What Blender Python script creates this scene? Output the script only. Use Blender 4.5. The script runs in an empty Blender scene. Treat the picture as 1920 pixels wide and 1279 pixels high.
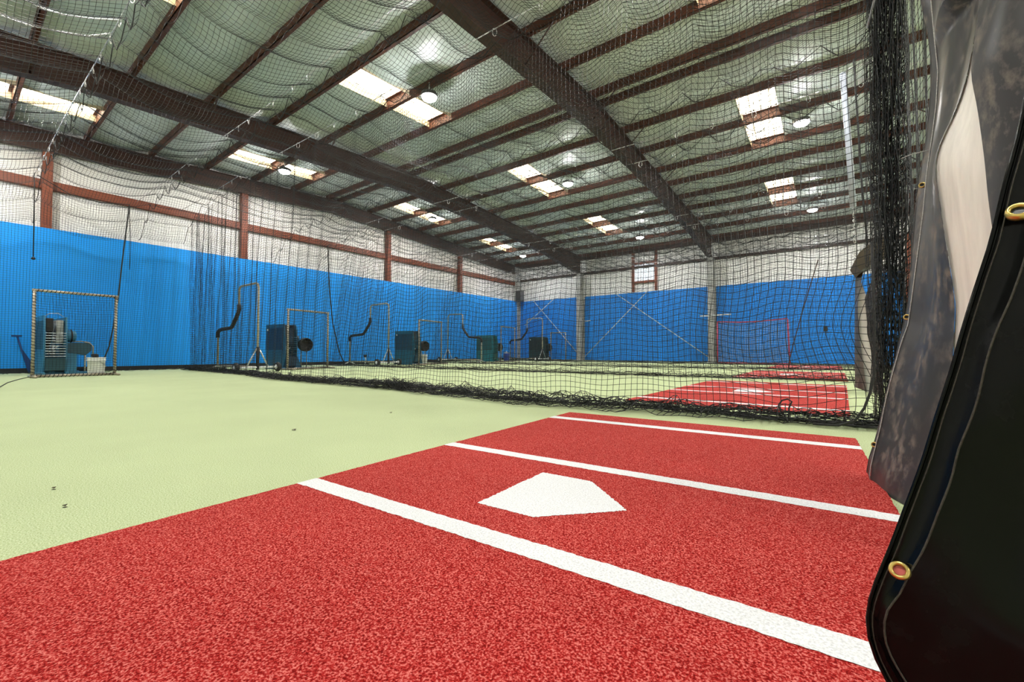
import bpy, bmesh, math, random
import numpy as np
from mathutils import Vector, Matrix
random.seed(7)
rng = np.random.default_rng(11)
C = bpy.context.scene.collection
sc = bpy.context.scene
PI = math.pi

# ------------------------------------------------------------------ frames
# "world" runs along the batting lanes (x away from the pitching end, y across the lanes);
# the building stands turned 2.5 degrees against the lanes, "B" converts building metres to world.
EB = -0.044465
cB, sB = math.cos(EB), math.sin(EB)
RB = np.array([[cB, -sB, 0], [sB, cB, 0], [0, 0, 1]])
def B(x, y, z=0.0):
    return (x * cB - y * sB, x * sB + y * cB, z)
XA, YB, YN, XE = -14.5, 19.86, -3.2, 8.2          # pitching-end wall, far wall, near wall, end behind the plates
YR, ZR, SL = 8.42, 5.9, 0.057                     # ridge line, its height, slope
def roof(y): return ZR - SL * abs(y - YR)

# ------------------------------------------------------------------ materials
def new_mat(name):
    m = bpy.data.materials.new(name); m.use_nodes = True
    return m, m.node_tree, m.node_tree.nodes['Principled BSDF']
def noise(nt, scale, detail=2.0, rough=0.5, coord='Object', stretch=None):
    tc = nt.nodes.new('ShaderNodeTexCoord'); n = nt.nodes.new('ShaderNodeTexNoise')
    n.inputs['Scale'].default_value = scale; n.inputs['Detail'].default_value = detail
    n.inputs['Roughness'].default_value = rough
    if stretch:
        mp = nt.nodes.new('ShaderNodeMapping'); mp.inputs['Scale'].default_value = stretch
        nt.links.new(tc.outputs[coord], mp.inputs['Vector']); nt.links.new(mp.outputs[0], n.inputs['Vector'])
    else:
        nt.links.new(tc.outputs[coord], n.inputs['Vector'])
    return n
def ramp(nt, src, stops):
    r = nt.nodes.new('ShaderNodeValToRGB'); el = r.color_ramp.elements
    while len(el) < len(stops): el.new(0.5)
    for e, (p, c) in zip(el, stops):
        e.position = p; e.color = (*c, 1)
    nt.links.new(src, r.inputs['Fac']); return r
def bump(nt, b, src, strength, dist):
    bp = nt.nodes.new('ShaderNodeBump'); bp.inputs['Strength'].default_value = strength
    bp.inputs['Distance'].default_value = dist
    nt.links.new(src, bp.inputs['Height']); nt.links.new(bp.outputs[0], b.inputs['Normal'])
def mat(name, col, rough=0.6, metal=0.0, spec=0.5, var=0.0, scale=8.0, bmp=0.0, bscale=None, stretch=None, detail=3.0):
    m, nt, b = new_mat(name)
    b.inputs['Base Color'].default_value = (*col, 1); b.inputs['Roughness'].default_value = rough
    b.inputs['Metallic'].default_value = metal; b.inputs['Specular IOR Level'].default_value = spec
    if not var: return m
    n = noise(nt, scale, detail, stretch=stretch)
    lo = tuple(c * (1 - var) for c in col); hi = tuple(min(1, c * (1 + var)) for c in col)
    r = ramp(nt, n.outputs['Fac'], [(0.3, lo), (0.7, hi)])
    nt.links.new(r.outputs[0], b.inputs['Base Color'])
    if bmp:
        n2 = noise(nt, bscale or scale, 3.0, stretch=stretch); bump(nt, b, n2.outputs['Fac'], bmp, 0.01)
    return m
def emit(name, col, s):
    m, nt, b = new_mat(name)
    b.inputs['Base Color'].default_value = (*col, 1)
    b.inputs['Emission Color'].default_value = (*col, 1); b.inputs['Emission Strength'].default_value = s
    return m
def carpet(name, dark, mid, light, sc1, b_s=0.6, big=0.12):
    m, nt, b = new_mat(name)
    n = noise(nt, sc1, 3.0, 0.65)
    r = ramp(nt, n.outputs['Fac'], [(0.38, dark), (0.5, mid), (0.63, light)])
    n2 = noise(nt, 1.3, 3.0)
    mx = nt.nodes.new('ShaderNodeMix'); mx.data_type = 'RGBA'; mx.blend_type = 'MULTIPLY'; mx.inputs['Factor'].default_value = 1.0
    r2 = ramp(nt, n2.outputs['Fac'], [(0.3, (1 - big,) * 3), (0.7, (1, 1, 1))])
    nt.links.new(r.outputs[0], mx.inputs[6]); nt.links.new(r2.outputs[0], mx.inputs[7])
    nt.links.new(mx.outputs[2], b.inputs['Base Color'])
    b.inputs['Roughness'].default_value = 0.95; b.inputs['Specular IOR Level'].default_value = 0.08
    bump(nt, b, n.outputs['Fac'], b_s, 0.006)
    return m

M = {}
M['turf'] = carpet('pale_green_turf', (0.34, 0.42, 0.20), (0.52, 0.60, 0.345), (0.66, 0.73, 0.49), 240, 0.5, 0.08)
M['mat'] = carpet('red_turf', (0.20, 0.005, 0.005), (0.51, 0.026, 0.023), (0.80, 0.22, 0.19), 235, 0.9, 0.10)
M['line'] = carpet('white_turf', (0.64, 0.65, 0.67), (0.80, 0.81, 0.83), (0.88, 0.89, 0.91), 190, 0.5, 0.05)
M['backing'] = mat('mat_backing', (0.02, 0.02, 0.02), 0.9)
M['liner'] = mat('white_wall_insulation', (0.86, 0.855, 0.84), 0.55, var=0.05, scale=0.8, bmp=0.06, bscale=2.0, stretch=(1, 1, 0.3))
M['ceil'] = mat('roof_insulation_facing', (0.56, 0.62, 0.60), 0.42, var=0.10, scale=1.6, bmp=0.35, bscale=2.2, stretch=(0.5, 1.5, 1))
M['blue'] = mat('blue_wall_vinyl', (0.012, 0.33, 0.97), 0.55, var=0.05, scale=0.8, spec=0.3, bmp=0.12, bscale=1.5, stretch=(2, 2, 0.15))
M['blue2'] = mat('blue_tarp', (0.010, 0.235, 0.76), 0.5, var=0.08, scale=0.9, spec=0.3, bmp=0.35, bscale=1.6, stretch=(2, 2, 0.15))
M['steel'] = mat('red_brown_steel', (0.048, 0.017, 0.011), 0.55, var=0.25, scale=3.0)
M['purlin'] = mat('purlin_primer', (0.092, 0.025, 0.011), 0.55, var=0.25, scale=3.0)
M['redsteel'] = mat('red_oxide_steel', (0.20, 0.050, 0.022), 0.55, var=0.2, scale=3.0)
M['greysteel'] = mat('painted_grey_steel', (0.42, 0.42, 0.40), 0.6, var=0.2, scale=4.0)
M['galv'] = mat('galvanised_steel', (0.62, 0.62, 0.62), 0.32, 0.85, var=0.15, scale=20)
M['rod'] = mat('dull_brace_rod', (0.55, 0.60, 0.66), 0.4, 0.3, var=0.15, scale=10)
M['pipe'] = mat('tan_steel_pipe', (0.40, 0.35, 0.27), 0.4, 0.4, var=0.35, scale=14, stretch=(1, 1, 2.5))
M['net'] = mat('black_net_twine', (0.009, 0.010, 0.011), 0.5, spec=0.4)
M['litfold'] = mat('lit_net_fold', (0.62, 0.63, 0.64), 0.6, var=0.2, scale=60)  # pale colour stands for light caught on folds of the black net
M['rope'] = mat('black_rope', (0.014, 0.014, 0.015), 0.7, var=0.3, scale=80, bmp=0.6, bscale=120)
M['pad'] = mat('black_foam_padding', (0.008, 0.008, 0.010), 0.6, var=0.2, scale=20)
M['rubber'] = mat('black_rubber', (0.012, 0.012, 0.013), 0.6, var=0.2, scale=20)
M['hub'] = mat('white_wheel_hub', (0.70, 0.72, 0.74), 0.4, var=0.08, scale=20)
M['black'] = mat('black_base_strip', (0.008, 0.009, 0.012), 0.5, var=0.2, scale=4)
M['bucket'] = mat('white_bucket_plastic', (0.90, 0.90, 0.89), 0.4, var=0.03, scale=5)
M['bluebucket'] = mat('blue_bucket_plastic', (0.01, 0.06, 0.45), 0.35, var=0.05, scale=5)
M['ball'] = mat('white_ball_leather', (0.78, 0.77, 0.73), 0.55, var=0.05, scale=40)
M['lamp'] = mat('lamp_housing', (0.12, 0.12, 0.13), 0.4, 0.5)
M['lens'] = emit('lit_lamp_lens', (1.0, 0.98, 0.93), 40)
M['pvc'] = mat('grey_pvc', (0.42, 0.46, 0.54), 0.35, var=0.06, scale=10)
M['pink'] = mat('faded_red_pipe', (0.52, 0.05, 0.09), 0.45, var=0.2, scale=12)
M['whitenet'] = mat('white_goal_net', (0.42, 0.50, 0.62), 0.6, var=0.1, scale=30)
M['whitetube'] = mat('white_tube', (0.72, 0.74, 0.74), 0.4, var=0.05, scale=10)
M['brass'] = mat('brass_grommet', (0.60, 0.44, 0.14), 0.3, 0.9, var=0.25, scale=60)
M['stitch'] = mat('pale_stitching', (0.42, 0.41, 0.39), 0.8, var=0.3, scale=200)
M['stitchdark'] = mat('dark_stitching', (0.05, 0.045, 0.035), 0.7, var=0.4, scale=300)
M['leaf'] = mat('dry_leaf', (0.05, 0.035, 0.02), 0.8, var=0.3, scale=30)
M['window'] = emit('daylit_glass', (0.80, 0.86, 0.92), 0.75)
# fibreglass skylight: backlit ribbed panel
def skylight_mat():
    m, nt, b = new_mat('backlit_fibreglass')
    tc = nt.nodes.new('ShaderNodeTexCoord'); w = nt.nodes.new('ShaderNodeTexWave')
    w.bands_direction = 'X'; w.inputs['Scale'].default_value = 1.6; w.inputs['Distortion'].default_value = 0.3
    nt.links.new(tc.outputs['Object'], w.inputs['Vector'])
    n = noise(nt, 9, 4)
    r = ramp(nt, w.outputs['Fac'], [(0.0, (0.05, 0.04, 0.025)), (0.10, (1, 0.90, 0.70))])
    r2 = ramp(nt, n.outputs['Fac'], [(0.3, (0.75, 0.7, 0.6)), (0.6, (1, 1, 1))])
    mx = nt.nodes.new('ShaderNodeMix'); mx.data_type = 'RGBA'; mx.blend_type = 'MULTIPLY'; mx.inputs['Factor'].default_value = 1
    nt.links.new(r.outputs[0], mx.inputs[6]); nt.links.new(r2.outputs[0], mx.inputs[7])
    nt.links.new(mx.outputs[2], b.inputs['Emission Color'])
    b.inputs['Emission Strength'].default_value = 11.0
    b.inputs['Base Color'].default_value = (0.8, 0.75, 0.6, 1)
    return m
M['sky'] = skylight_mat()
M['curb'] = mat('skylight_curb', (0.62, 0.52, 0.36), 0.6, var=0.15, scale=5)
# vinyl curtains
def vinyl(name, base, scuff, amt, rough):
    m, nt, b = new_mat(name)
    n = noise(nt, 26, 5, 0.6, stretch=(1, 1.0, 0.75)); n2 = noise(nt, 7, 3, stretch=(1, 1, 0.6))
    r = ramp(nt, n.outputs['Fac'], [(0.47, (0, 0, 0)), (0.68, (1, 1, 1))])
    r2 = ramp(nt, n2.outputs['Fac'], [(0.36, (0, 0, 0)), (0.58, (1, 1, 1))])
    mul = nt.nodes.new('ShaderNodeMath'); mul.operation = 'MULTIPLY'
    nt.links.new(r.outputs[0], mul.inputs[0]); nt.links.new(r2.outputs[0], mul.inputs[1])
    m2 = nt.nodes.new('ShaderNodeMath'); m2.operation = 'MULTIPLY'; m2.inputs[1].default_value = amt
    nt.links.new(mul.outputs[0], m2.inputs[0])
    mx = nt.nodes.new('ShaderNodeMix'); mx.data_type = 'RGBA'
    nt.links.new(m2.outputs[0], mx.inputs['Factor'])
    mx.inputs[6].default_value = (*base, 1); mx.inputs[7].default_value = (*scuff, 1)
    nt.links.new(mx.outputs[2], b.inputs['Base Color'])
    rr = ramp(nt, mul.outputs[0], [(0, (rough,) * 3), (1, (min(1, rough + 0.3),) * 3)])
    nt.links.new(rr.outputs[0], b.inputs['Roughness'])
    b.inputs['Specular IOR Level'].default_value = 0.14 if base[0] < .01 else 0.30
    nb = noise(nt, 5, 2); bump(nt, b, nb.outputs['Fac'], 0.05 if base[0] < .01 else 0.15, 0.01)
    return m
M['vinylgrey'] = vinyl('scuffed_grey_vinyl', (0.046, 0.045, 0.046), (0.27, 0.235, 0.20), 0.75, 0.36)
M['vinylblack'] = vinyl('glossy_black_vinyl', (0.004, 0.0045, 0.0045), (0.008, 0.008, 0.008), 0.10, 0.13)
M['lining'] = mat('cream_canvas', (0.82, 0.78, 0.73), 0.7, var=0.12, scale=6, stretch=(6, 6, 0.5), bmp=0.2, bscale=10, detail=5)
M['farlining'] = mat('pale_grey_canvas', (0.62, 0.60, 0.57), 0.7, var=0.08, scale=6)
M['darkbrown'] = mat('dark_brown_leather', (0.055, 0.040, 0.022), 0.6, var=0.3, scale=10)
def machine_mats(i, side, front):
    M['side%d' % i] = mat('machine_blue_paint_%d' % i, side, 0.45, var=0.18, scale=3)
    M['front%d' % i] = mat('machine_dark_paint_%d' % i, front, 0.5, var=0.2, scale=3)

# ------------------------------------------------------------------ mesh helpers
class MB:
    def __init__(s): s.v = []; s.f = []; s.sm = []
    def add(s, vs, fs, smooth=False):
        o = len(s.v); s.v += [tuple(map(float, v)) for v in vs]; s.f += [tuple(o + i for i in f) for f in fs]; s.sm += [smooth] * len(fs)
    def box(s, x0, x1, y0, y1, z0, z1, bev=0.0, fn=None):
        if bev > 0:
            bm = bmesh.new(); bmesh.ops.create_cube(bm, size=1)
            for v in bm.verts: v.co = Vector(((x0 + x1) / 2 + v.co.x * (x1 - x0), (y0 + y1) / 2 + v.co.y * (y1 - y0), (z0 + z1) / 2 + v.co.z * (z1 - z0)))
            bmesh.ops.bevel(bm, geom=list(bm.edges), offset=bev, segments=2, affect='EDGES', profile=0.5)
            bm.verts.index_update(); vs = [v.co[:] for v in bm.verts]; fs = [[v.index for v in f.verts] for f in bm.faces]; bm.free()
        else:
            vs = [(x, y, z) for x in (x0, x1) for y in (y0, y1) for z in (z0, z1)]
            fs = [(0, 1, 3, 2), (4, 6, 7, 5), (0, 4, 5, 1), (2, 3, 7, 6), (0, 2, 6, 4), (1, 5, 7, 3)]
        if fn: vs = [fn(*v) for v in vs]
        s.add(vs, fs)
    def tube(s, pts, r, seg=8, closed=False, caps=True):
        P = np.array(pts, float); n = len(P)
        rr = np.broadcast_to(np.array(r, float), (n,))
        if closed: T = np.roll(P, -1, 0) - np.roll(P, 1, 0)
        else: T = np.gradient(P, axis=0)
        T /= np.linalg.norm(T, axis=1)[:, None] + 1e-12
        ref = np.array([0, 0, 1.0]) if abs(T[0, 2]) < 0.9 else np.array([1.0, 0, 0])
        N = np.zeros_like(P); a = np.cross(T[0], ref); a /= np.linalg.norm(a); N[0] = a
        for i in range(1, n):
            a = N[i - 1] - T[i] * (N[i - 1] @ T[i]); l = np.linalg.norm(a)
            N[i] = a / l if l > 1e-6 else N[i - 1]
        Bn = np.cross(T, N); vs = []
        for i in range(n):
            for k in range(seg):
                t = 2 * PI * k / seg; vs.append(P[i] + rr[i] * (math.cos(t) * N[i] + math.sin(t) * Bn[i]))
        fs = []; m = n if closed else n - 1
        for i in range(m):
            j = (i + 1) % n
            for k in range(seg):
                l = (k + 1) % seg; fs.append((i * seg + k, i * seg + l, j * seg + l, j * seg + k))
        if caps and not closed: fs += [tuple(range(seg - 1, -1, -1)), tuple((n - 1) * seg + k for k in range(seg))]
        s.add(vs, fs, True)
    def lathe(s, prof, c=(0, 0, 0), axis='z', seg=24):
        vs = []; n = len(prof)
        for (r, h) in prof:
            for k in range(seg):
                t = 2 * PI * k / seg; a, b = r * math.cos(t), r * math.sin(t)
                v = (a, b, h) if axis == 'z' else ((h, a, b) if axis == 'x' else (b, h, a))
                vs.append((v[0] + c[0], v[1] + c[1], v[2] + c[2]))
        fs = []
        for i in range(n - 1):
            for k in range(seg):
                l = (k + 1) % seg; fs.append((i * seg + k, i * seg + l, (i + 1) * seg + l, (i + 1) * seg + k))
        s.add(vs, fs, True)
    def prism(s, poly, axis, h0, h1):
        n = len(poly)
        def P(a, b, h): return (a, b, h) if axis == 'z' else ((h, a, b) if axis == 'x' else (a, h, b))
        vs = [P(a, b, h0) for a, b in poly] + [P(a, b, h1) for a, b in poly]
        fs = [tuple(range(n))[::-1], tuple(range(n, 2 * n))] + [(i, (i + 1) % n, n + (i + 1) % n, n + i) for i in range(n)]
        s.add(vs, fs)
    def grid(s, P, smooth=True):
        P = np.asarray(P); a, b = P.shape[:2]
        s.add(P.reshape(-1, 3), [(i * b + j, i * b + j + 1, (i + 1) * b + j + 1, (i + 1) * b + j) for i in range(a - 1) for j in range(b - 1)], smooth)
def link(name, me, m, parent=None, origin=None):
    o = bpy.data.objects.new(name, me); C.objects.link(o)
    if m is not None: me.materials.append(m)
    if parent is not None: o.parent = parent
    return o
def build(mb, name, m, parent=None, center=None):
    """mb -> one mesh object. Top-level meshes get their origin at the middle of their base."""
    vs = np.array(mb.v, float)
    off = np.zeros(3)
    if parent is None:
        off = np.array([(vs[:, 0].min() + vs[:, 0].max()) / 2, (vs[:, 1].min() + vs[:, 1].max()) / 2, vs[:, 2].min()]) if center is None else np.array(center, float)
    me = bpy.data.meshes.new(name); me.from_pydata((vs - off).tolist(), [], mb.f)
    me.polygons.foreach_set('use_smooth', mb.sm); me.update()
    bm = bmesh.new(); bm.from_mesh(me); bmesh.ops.recalc_face_normals(bm, faces=bm.faces[:]); bm.to_mesh(me); bm.free()
    o = link(name, me, m, parent); o.location = off.tolist()
    return o
def tag(o, label, cat=None, group=None, kind=None):
    o['label'] = label
    if cat: o['category'] = cat
    if group: o['group'] = group
    if kind: o['kind'] = kind
    return o
def thing(name, label, cat, loc=(0, 0, 0), rz=0.0, group=None):
    o = bpy.data.objects.new(name, None); C.objects.link(o); o.location = loc; o.rotation_euler = (0, 0, rz)
    o.empty_display_size = 0.1
    return tag(o, label, cat, group)
def bld(mb):
    for i, v in enumerate(mb.v): mb.v[i] = B(*v)
    return mb
def struct(mb, name, m, label, cat='building'):
    o = build(mb, name, m); return tag(o, label, cat, kind='structure')

# nets: every twine of the mesh is modelled as a three-sided strand through its knots
def strands(S, r):
    S = np.asarray(S, float); a, n = S.shape[:2]
    T = np.gradient(S, axis=1); T /= np.linalg.norm(T, axis=2)[..., None] + 1e-12
    ref = np.array([0.31, 0.57, 0.76]); ref2 = np.array([0.9, -0.4, 0.1])
    d = np.abs(T @ ref)[..., None]
    N = np.cross(T, np.where(d > 0.92, ref2, ref)); N /= np.linalg.norm(N, axis=2)[..., None] + 1e-12
    Q = np.cross(T, N)
    V = np.stack([S + r * (math.cos(t) * N + math.sin(t) * Q) for t in (0.0, 2 * PI / 3, 4 * PI / 3)], axis=2)   # a,n,3,3
    idx = np.arange(a * n * 3).reshape(a, n, 3); nx = np.roll(idx, -1, axis=2)
    F = np.stack([idx[:, :-1], nx[:, :-1], nx[:, 1:], idx[:, 1:]], axis=-1).reshape(-1, 4)
    return V.reshape(-1, 3), F
def net_mesh(name, P, r, closed_u=False):
    P = np.asarray(P, float)
    v1, f1 = strands(P.transpose(1, 0, 2), r); v2, f2 = strands(P, r)
    V = np.vstack([v1, v2]); F = np.vstack([f1, f2 + len(v1)])
    return raw_mesh(name, V, F)
def raw_mesh(name, V, F):
    me = bpy.data.meshes.new(name)
    me.vertices.add(len(V)); me.vertices.foreach_set('co', V.astype(np.float32).ravel())
    me.loops.add(F.size); me.loops.foreach_set('vertex_index', F.astype(np.int32).ravel())
    me.polygons.add(len(F)); me.polygons.foreach_set('loop_start', np.arange(0, F.size, 4, dtype=np.int32))
    me.update(calc_edges=True)
    return me
def net_obj(name, P, r, m, parent=None, world=None):
    """P in building metres (nu,nv,3) unless world"""
    P = np.asarray(P, float)
    if world is None: P = P @ RB.T
    off = np.array(P.reshape(-1, 3).mean(0)) if parent is None else np.zeros(3)
    if parent is None: off[2] = 0
    o = link(name, net_mesh(name, P - off, r), m, parent); o.location = off.tolist()
    return o
def smooth1(n, k, amp):
    a = rng.normal(size=n + 2 * k); ker = np.hanning(2 * k + 1); ker /= ker.sum()
    a = np.convolve(a, ker, 'valid')[:n]; return amp * a / (a.std() + 1e-9)
LAMP_W = 138.0; EXPO = 0.12
# ------------------------------------------------------------------ setting: floor, walls, roof
PUR = [-2.9, -1.65, -0.4, 0.80, 2.02, 3.25, 4.49, 5.76, 6.98, 8.22, 8.64, 9.9, 11.08, 12.4, 13.45, 14.65, 15.77, 17.0, 18.25, 19.55]
SKX = [(-13.1, -12.38), (-7.72, -6.98), (-1.62, -0.90), (4.5, 5.2)]
SKY = [(-0.4, 2.02), (4.49, 6.98), (9.9, 12.4), (14.65, 17.0)]
BEAMX = [-10.31, -4.11, 2.1, 7.9]

f = MB(); f.grid(np.array([[B(x, y, 0) for y in np.linspace(-3.3, 20.0, 12)] for x in np.linspace(XA - .1, XE + .1, 12)]), False)
struct(f, 'floor', M['turf'], 'pale green artificial turf covering the whole floor of the hall', 'floor')

def gable(x):
    return [(YN, 0), (YB, 0), (YB, roof(YB) + .25), (YR, ZR + .25), (YN, roof(YN) + .25)]
w = MB(); w.prism(gable(0), 'x', XA - .12, XA); struct(bld(w), 'wall_left', M['liner'], 'white insulated wall above the blue sheet behind the pitching machines', 'wall')
w = MB(); w.prism(gable(0), 'x', XE, XE + .12); struct(bld(w), 'wall_right', M['liner'], 'white insulated end wall behind the batting mats', 'wall')
w = MB(); w.box(XA, XE, YB, YB + .12, 0, roof(YB) + .25); struct(bld(w), 'wall_back', M['liner'], 'white insulated far wall above the blue tarps', 'wall')
w = MB(); w.box(XA, XE, YN - .12, YN, 0, roof(YN) + .25); struct(bld(w), 'wall_front', M['liner'], 'white insulated near side wall out of view', 'wall')

# insulation facing billowing between the purlins, open where the skylights are
ysl = []
for a, b in zip([YN] + PUR, PUR + [YB]):
    for k in range(6): ysl.append((a + (b - a) * k / 6, math.sin(PI * k / 6)))
ysl.append((YB, 0))
xsl = sorted(set([round(x, 3) for x in np.arange(XA, XE, 0.45)] + [XE] + [v for p in SKX for v in p]))
nz = rng.normal(size=(len(xsl), len(ysl))) * .012
G = [[B(x, y, roof(y) + .155 - s * (.085 + nz[i, j])) for j, (y, s) in enumerate(ysl)] for i, x in enumerate(xsl)]
c = MB(); vs = [p for r in G for p in r]; n = len(ysl); fs = []
for i in range(len(xsl) - 1):
    for j in range(n - 1):
        xm, ym = (xsl[i] + xsl[i + 1]) / 2, (ysl[j][0] + ysl[j + 1][0]) / 2
        if any(a < xm < b for a, b in SKX) and any(a < ym < b for a, b in SKY): continue
        fs.append((i * n + j, i * n + j + 1, (i + 1) * n + j + 1, (i + 1) * n + j))
c.add(vs, fs, True)
struct(c, 'ceiling', M['ceil'], 'pale green-grey quilted roof insulation billowing between the purlins', 'ceiling')
rf = MB()
rf.add([(XA, YN, roof(YN) + .45), (XA, YR, ZR + .45), (XA, YB, roof(YB) + .45), (XE, YN, roof(YN) + .45), (XE, YR, ZR + .45), (XE, YB, roof(YB) + .45)], [(0, 1, 4, 3), (1, 2, 5, 4)])
struct(bld(rf), 'trim_roof_sheet', M['greysteel'], 'outer roof sheeting above the insulation', 'roof')

rowname = ['nearest the camera side', 'before the ridge', 'beyond the ridge', 'near the far wall']
bayname = ['in the roof bay at the pitching end', 'in the middle roof bay', 'in the roof bay over the batting mats', 'in the roof bay behind the mats']
k = 0
for i, (x0, x1) in enumerate(SKX):
    for j, (y0, y1) in enumerate(SKY):
        k += 1
        p = MB(); p.add([(x0, y0, roof(y0) + .21), (x1, y0, roof(y0) + .21), (x1, y1, roof(y1) + .21), (x0, y1, roof(y1) + .21)], [(0, 1, 2, 3)])
        o = struct(bld(p), 'window_%d' % k, M['sky'], 'glowing fibreglass skylight strip ' + bayname[i] + ', row ' + rowname[j], 'skylight')
        q = MB()
        for xx in (x0, x1):
            q.add([(xx, y0, roof(y0) + .06), (xx, y1, roof(y1) + .06), (xx, y1, roof(y1) + .22), (xx, y0, roof(y0) + .22)], [(0, 1, 2, 3)])
        q = bld(q); q.v = [tuple(np.array(v) - np.array(o.location)) for v in q.v]
        build(q, 'curb', M['curb'], o)

# purlins
for j, y in enumerate(PUR):
    p = MB(); z = roof(y)
    p.box(XA + .02, XE - .02, y - .008, y + .008, z, z + .20)
    p.box(XA + .02, XE - .02, y - .008, y + .065, z, z + .010)
    p.box(XA + .02, XE - .02, y - .065, y + .008, z + .19, z + .20)
    nth = ['first', 'second', 'third', 'fourth', 'fifth', 'sixth', 'seventh', 'eighth', 'ninth', 'tenth']
    if y < YR: lab = 'dark brown roof purlin, %s from the ridge on the camera side' % nth[len([v for v in PUR if y < v < YR])]
    else: lab = 'dark brown roof purlin, %s from the ridge on the far wall side' % nth[len([v for v in PUR if YR < v < y])]
    struct(bld(p), 'roof_purlin', M['purlin'], lab, 'purlin')['group'] = 'roof purlins'

# main roof beams: tapered I-beams with a haunch at each eave
def beam_bottom(y):
    return float(np.interp(y, [-3.0, 1.6, 8.4, 13.0, 16.0, 19.0], [4.45, 5.0, 5.33, 5.12, 4.86, 4.45]))
labs = ['deep dark brown roof beam nearest the pitching machines', 'deep dark brown roof beam running overhead to the middle far column',
        'deep dark brown roof beam above the batting end behind the bundled net', 'deep dark brown roof beam at the end behind the mats']
for x, lab in zip(BEAMX, labs):
    b = MB(); ys = [-3.0, 1.6, 4.0, 6.5, YR, 10.5, 13, 16, 19.0, 19.6]
    for hw, lo, hi in ((.006, lambda y: beam_bottom(y), lambda y: roof(y)), (.10, lambda y: beam_bottom(y), lambda y: beam_bottom(y) + .016), (.10, lambda y: roof(y) - .016, lambda y: roof(y) - .001)):
        vs = []
        for y in ys: vs += [(x - hw, y, lo(y)), (x + hw, y, lo(y)), (x + hw, y, hi(y)), (x - hw, y, hi(y))]
        fs = [(0, 1, 2, 3), tuple(4 * (len(ys) - 1) + q for q in (3, 2, 1, 0))]
        for i in range(len(ys) - 1):
            for q in range(4): fs.append((4 * i + q, 4 * i + (q + 1) % 4, 4 * i + 4 + (q + 1) % 4, 4 * i + 4 + q))
        b.add(vs, fs)
    o = struct(bld(b), 'roof_beam', M['steel'], lab, 'beam')
    for y in PUR[3:19:2]:
        for s in (-1, 1):
            q = MB(); q.tube([B(x + s * .03, y, beam_bottom(y) + .03), B(x + s * .62, y, roof(y) + .01)], .014, 5)
            q.v = [tuple(np.array(v) - np.array(o.location)) for v in q.v]
            build(q, 'flange_brace', M['steel'], o)
# end-wall rafter
b = MB(); xr = XA + .16; ys = [-3.0, 2, 5, YR, 12, 16, 19.4]
for x0, x1, lo, hi in ((xr - .01, xr + .01, .46, .0), (xr - .08, xr + .08, .46, .445), (xr - .08, xr + .08, .016, .001)):
    vs = []
    for y in ys: vs += [(x0, y, roof(y) - lo), (x1, y, roof(y) - lo), (x1, y, roof(y) - hi), (x0, y, roof(y) - hi)]
    fs = [(0, 1, 2, 3)] + [(4 * i + q, 4 * i + (q + 1) % 4, 4 * i + 4 + (q + 1) % 4, 4 * i + 4 + q) for i in range(len(ys) - 1) for q in range(4)]
    b.add(vs, fs)
struct(bld(b), 'end_rafter', M['steel'], 'dark brown sloping rafter along the top of the pitching-end wall', 'beam')

# end wall posts and girt
wl = ['leftmost red-brown wall post above the blue sheet', 'red-brown wall post above the tall wheeled screen', 'red-brown wall post above the second wheeled screen', 'red-brown wall post nearest the far corner']
for y, lab in zip((1.42, 5.52, 10.83, 15.0), wl):
    p = MB(); x = XA + .12
    for a in (-.075, .075): p.box(x - .09, x + .09, y + a - .006, y + a + .006, 0.02, roof(y) - .46)
    p.box(x - .006, x + .006, y - .075, y + .075, 0.02, roof(y) - .46)
    p.box(x + .08, x + .095, y - .085, y + .085, 0.02, roof(y) - .46)
    struct(bld(p), 'wall_post', M['redsteel'], lab, 'post')
p = MB(); p.box(XA, XA + .10, YN, 19.7, 4.19, 4.205); p.box(XA + .09, XA + .10, YN, 19.7, 4.19, 4.40); p.box(XA, XA + .10, YN, 19.7, 4.385, 4.40)
struct(bld(p), 'wall_girt', M['redsteel'], 'long red-brown girt across the white wall at the pitching end', 'girt')
p = MB(); p.box(XA + .05, XE, YB - .14, YB, 4.40, 4.50); struct(bld(p), 'wall_girt', M['steel'], 'thin dark girt across the white far wall', 'girt')
p = MB(); p.box(XA + .05, XE, YB - .18, YB - .02, 5.14, 5.32); struct(bld(p), 'eave_beam', M['steel'], 'dark eave beam along the top of the far wall', 'beam')

# far wall columns
cl = ['pale grey steel column at the far wall beside the corner bay', 'pale grey steel column at the far wall beside the low goal', 'steel column at the far wall behind the bundled net', 'steel column at the far wall behind the mats']
for x, lab in zip(BEAMX, cl):
    p = MB(); y0, y1 = YB - .50, YB - .14
    p.box(x - .11, x + .11, y0, y0 + .02, 0, 4.44); p.box(x - .11, x + .11, y1 - .02, y1, 0, 4.44); p.box(x - .012, x + .012, y0, y1, 0, 4.44)
    p.box(x - .16, x + .16, y0 - .05, y1 + .05, 0, .02)
    struct(bld(p), 'steel_column', M['greysteel'] if x < 2 else M['redsteel'], lab, 'column')
p = MB(); p.box(XA + .05, XA + .30, YB - .35, YB - .05, 0, 5.2); struct(bld(p), 'corner_post', M['greysteel'], 'grey post in the far corner', 'post')

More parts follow.
